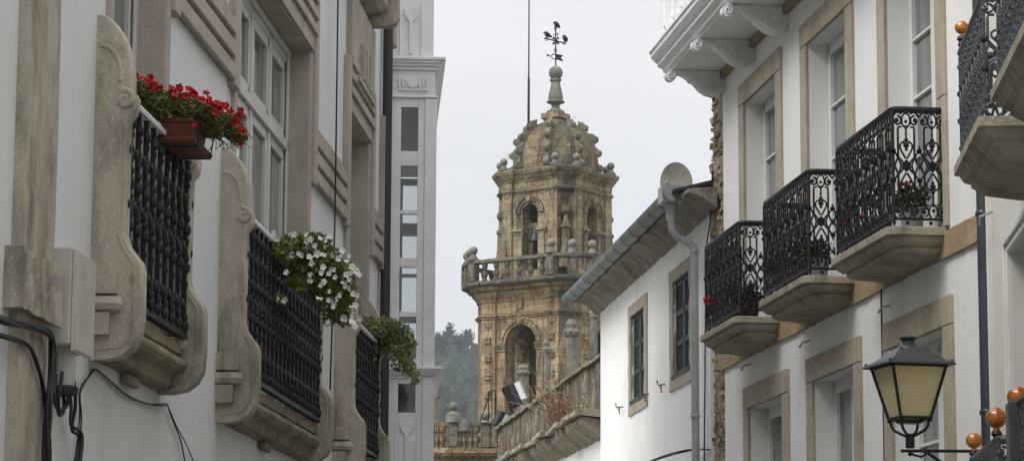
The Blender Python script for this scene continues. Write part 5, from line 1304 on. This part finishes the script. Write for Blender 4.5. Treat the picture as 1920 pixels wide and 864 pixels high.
def trough(a, b, label, sd_):
    E_ = fempty('window_trough', R1, label, 'planter', a, 'red troughs on the black balconies', .34, 5.0)
    mb = MB(); mb.loft([[(-.05, 0, .02), (.05, 0, .02), (.05, b-a, .02), (-.05, b-a, .02)], [(-.07, -.01, .15), (.07, -.01, .15), (.07, b-a+.01, .15), (-.07, b-a+.01, .15)]]); mb.build('trough', POTRED, E_, .006)
    mb = MB(); rn = random.Random(sd_); leafcloud(mb, [(0, (b-a)/2, .18, .06, (b-a)/2, .06)], 260, rn, (.012, .024), .2); mb.build('foliage', LEAF4, E_)
    blossoms(E_, BR, [Vector((-.08, rn.uniform(0, b-a), rn.uniform(.18, .34))) for _ in range(5)], rn, Vector((-1, -.6, .2)), .6)
trough(22.3, 23.3, 'dark red trough along the front of the nearest black balcony', 1)
trough(28.1, 29.0, 'dark red trough along the front of the farthest black balcony', 2)
Sx, hx = R1.w(1326, 562, .47)
E_ = fempty('red_flower', R1, 'single red bloom poking out past the far end of the farthest balcony', 'flower', Sx, None, .47, hx)
mb = MB(); mb.tube([(.10, -.05, -.22), (.05, 0, -.10), (0, 0, 0)], .004, 4); mb.build('stem', LEAF4, E_)
blossoms(E_, BR, [Vector((rn.gauss(0, .018), rn.gauss(0, .018), rn.gauss(0, .02))) for _ in range(9)], rn, Vector((-.3, -1, .2)), .7)

# ============================================================ STREET LANTERN
LY = 20.3; lc = at(1706, 808, LY); LK = LY/5162.
SL = empty('street_lantern', (lc.x, LY, lc.z), math.radians(14), 'black four-sided street lantern with yellowish frosted panes on a wall bracket', 'street lamp')
def lz(py): return (808-py)*LK
gt, gb_ = lz(686), lz(783); rt, rb = .215, .118      # half widths
def sq(r, z): return [(-r, -r, z), (r, -r, z), (r, r, z), (-r, r, z)]
mb = MB(); mb.loft([sq(rt-.008, gt), sq(rb-.006, gb_)]); mb.build('glass', LGLASS, SL)
mb = MB()
for sx_ in (-1, 1):
    for sy_ in (-1, 1):
        mb.tube([(sx_*rt, sy_*rt, gt+.01), (sx_*rb, sy_*rb, gb_-.01)], .014, 4)
for r, z, t in ((rt+.002, gt-.002, .014), (rb+.002, gb_-.004, .016)):
    for i in range(4):
        p = sq(r, z); mb.tube([p[i], p[(i+1) % 4]], t, 4)
mb.loft([sq(rb-.03, gb_-.02), sq(rb-.05, gb_-.04)])
mb.build('frame', IRON, SL, .002)
mb = MB(); LR = lambda py: lz(py)
mb.loft([sq(rt+.03, gt+.004), sq(rt+.055, gt+.0), sq(rt+.05, gt+.018), sq(rt-.005, gt+.045), sq(.115, lz(654)), sq(.105, lz(652))])
mb.lathe((0, 0, 0), [(.10, lz(654)), (.085, lz(648)), (.05, lz(640)), (.046, lz(636)), (.07, lz(632)), (.075, lz(629)), (.03, lz(626)), (.01, lz(625))], 20)
for sx_ in (-1, 1):
    for sy_ in (-1, 1):
        mb.ball((sx_*(rt+.03), sy_*(rt+.03), gt+.03), .014, 8, 6); mb.ball((sx_*.10, sy_*.10, lz(651)), .010, 8, 6)
mb.build('roof', m_plain('weathered_black_metal', (.045, .05, .052), .4, .5, .2, .25, 12), SL, .003)
mb = MB()
for sx_ in (-1, 1):
    for sy_ in (-1, 1):
        x, y = sx_*rb*.92, sy_*rb*.92; mb.tube([(x, y, gb_), (x*.96, y*.96, lz(798)), (x*.8, y*.8, lz(806)), (x*.4, y*.4, lz(814)), (x*.15, y*.15, lz(818))], .011, 6); mb.ball((sx_*rb, sy_*rb, gb_-.02), .014, 6, 5)
mb.lathe((0, 0, 0), [(.03, lz(840)), (.034, lz(838)), (.034, lz(818)), (.026, lz(814)), (.012, lz(812))], 14); mb.build('cradle', IRON, SL, 0, False)
mb = MB(); arm = (1840-1706)*LK
rm = Matrix.Rotation(-math.radians(14), 3, 'Z')
def ra(x, z): return rm @ Vector((x, 0, z))
mb.obox(ra(arm/2-.02, lz(845)), (arm+.10, .035, .022), rm); mb.ball(ra(0, lz(850)), .02, 8, 6)
mb.tube([ra(0.0, lz(848)), ra(.03, lz(853)), ra(.08, lz(856)), ra(.11, lz(853)), ra(.12, lz(848))], .009, 6); mb.tube([ra(.13, lz(849)), ra(.40, lz(895)), ra(arm, lz(940))], .012, 6)
mb.obox(ra(arm+.03, lz(900)), (.03, .08, .5), rm); mb.build('wall_bracket', IRON, SL)

# ============================================================ HAZE
top = 190
mb = MB().box(-1200, 1200, -300, 1100, -1, top)
hm = bpy.data.materials.new('haze_air'); hm.use_nodes = True; nt = hm.node_tree; nt.nodes.remove(nt.nodes['Principled BSDF'])
pvn = nt.nodes.new('ShaderNodeVolumePrincipled'); pvn.inputs['Color'].default_value = (.80, .87, .95, 1); pvn.inputs['Density'].default_value = .00021; pvn.inputs['Anisotropy'].default_value = 0
nt.links.new(pvn.outputs[0], nt.nodes['Material Output'].inputs['Volume'])
tag(mb.build('haze', hm), kind='stuff')
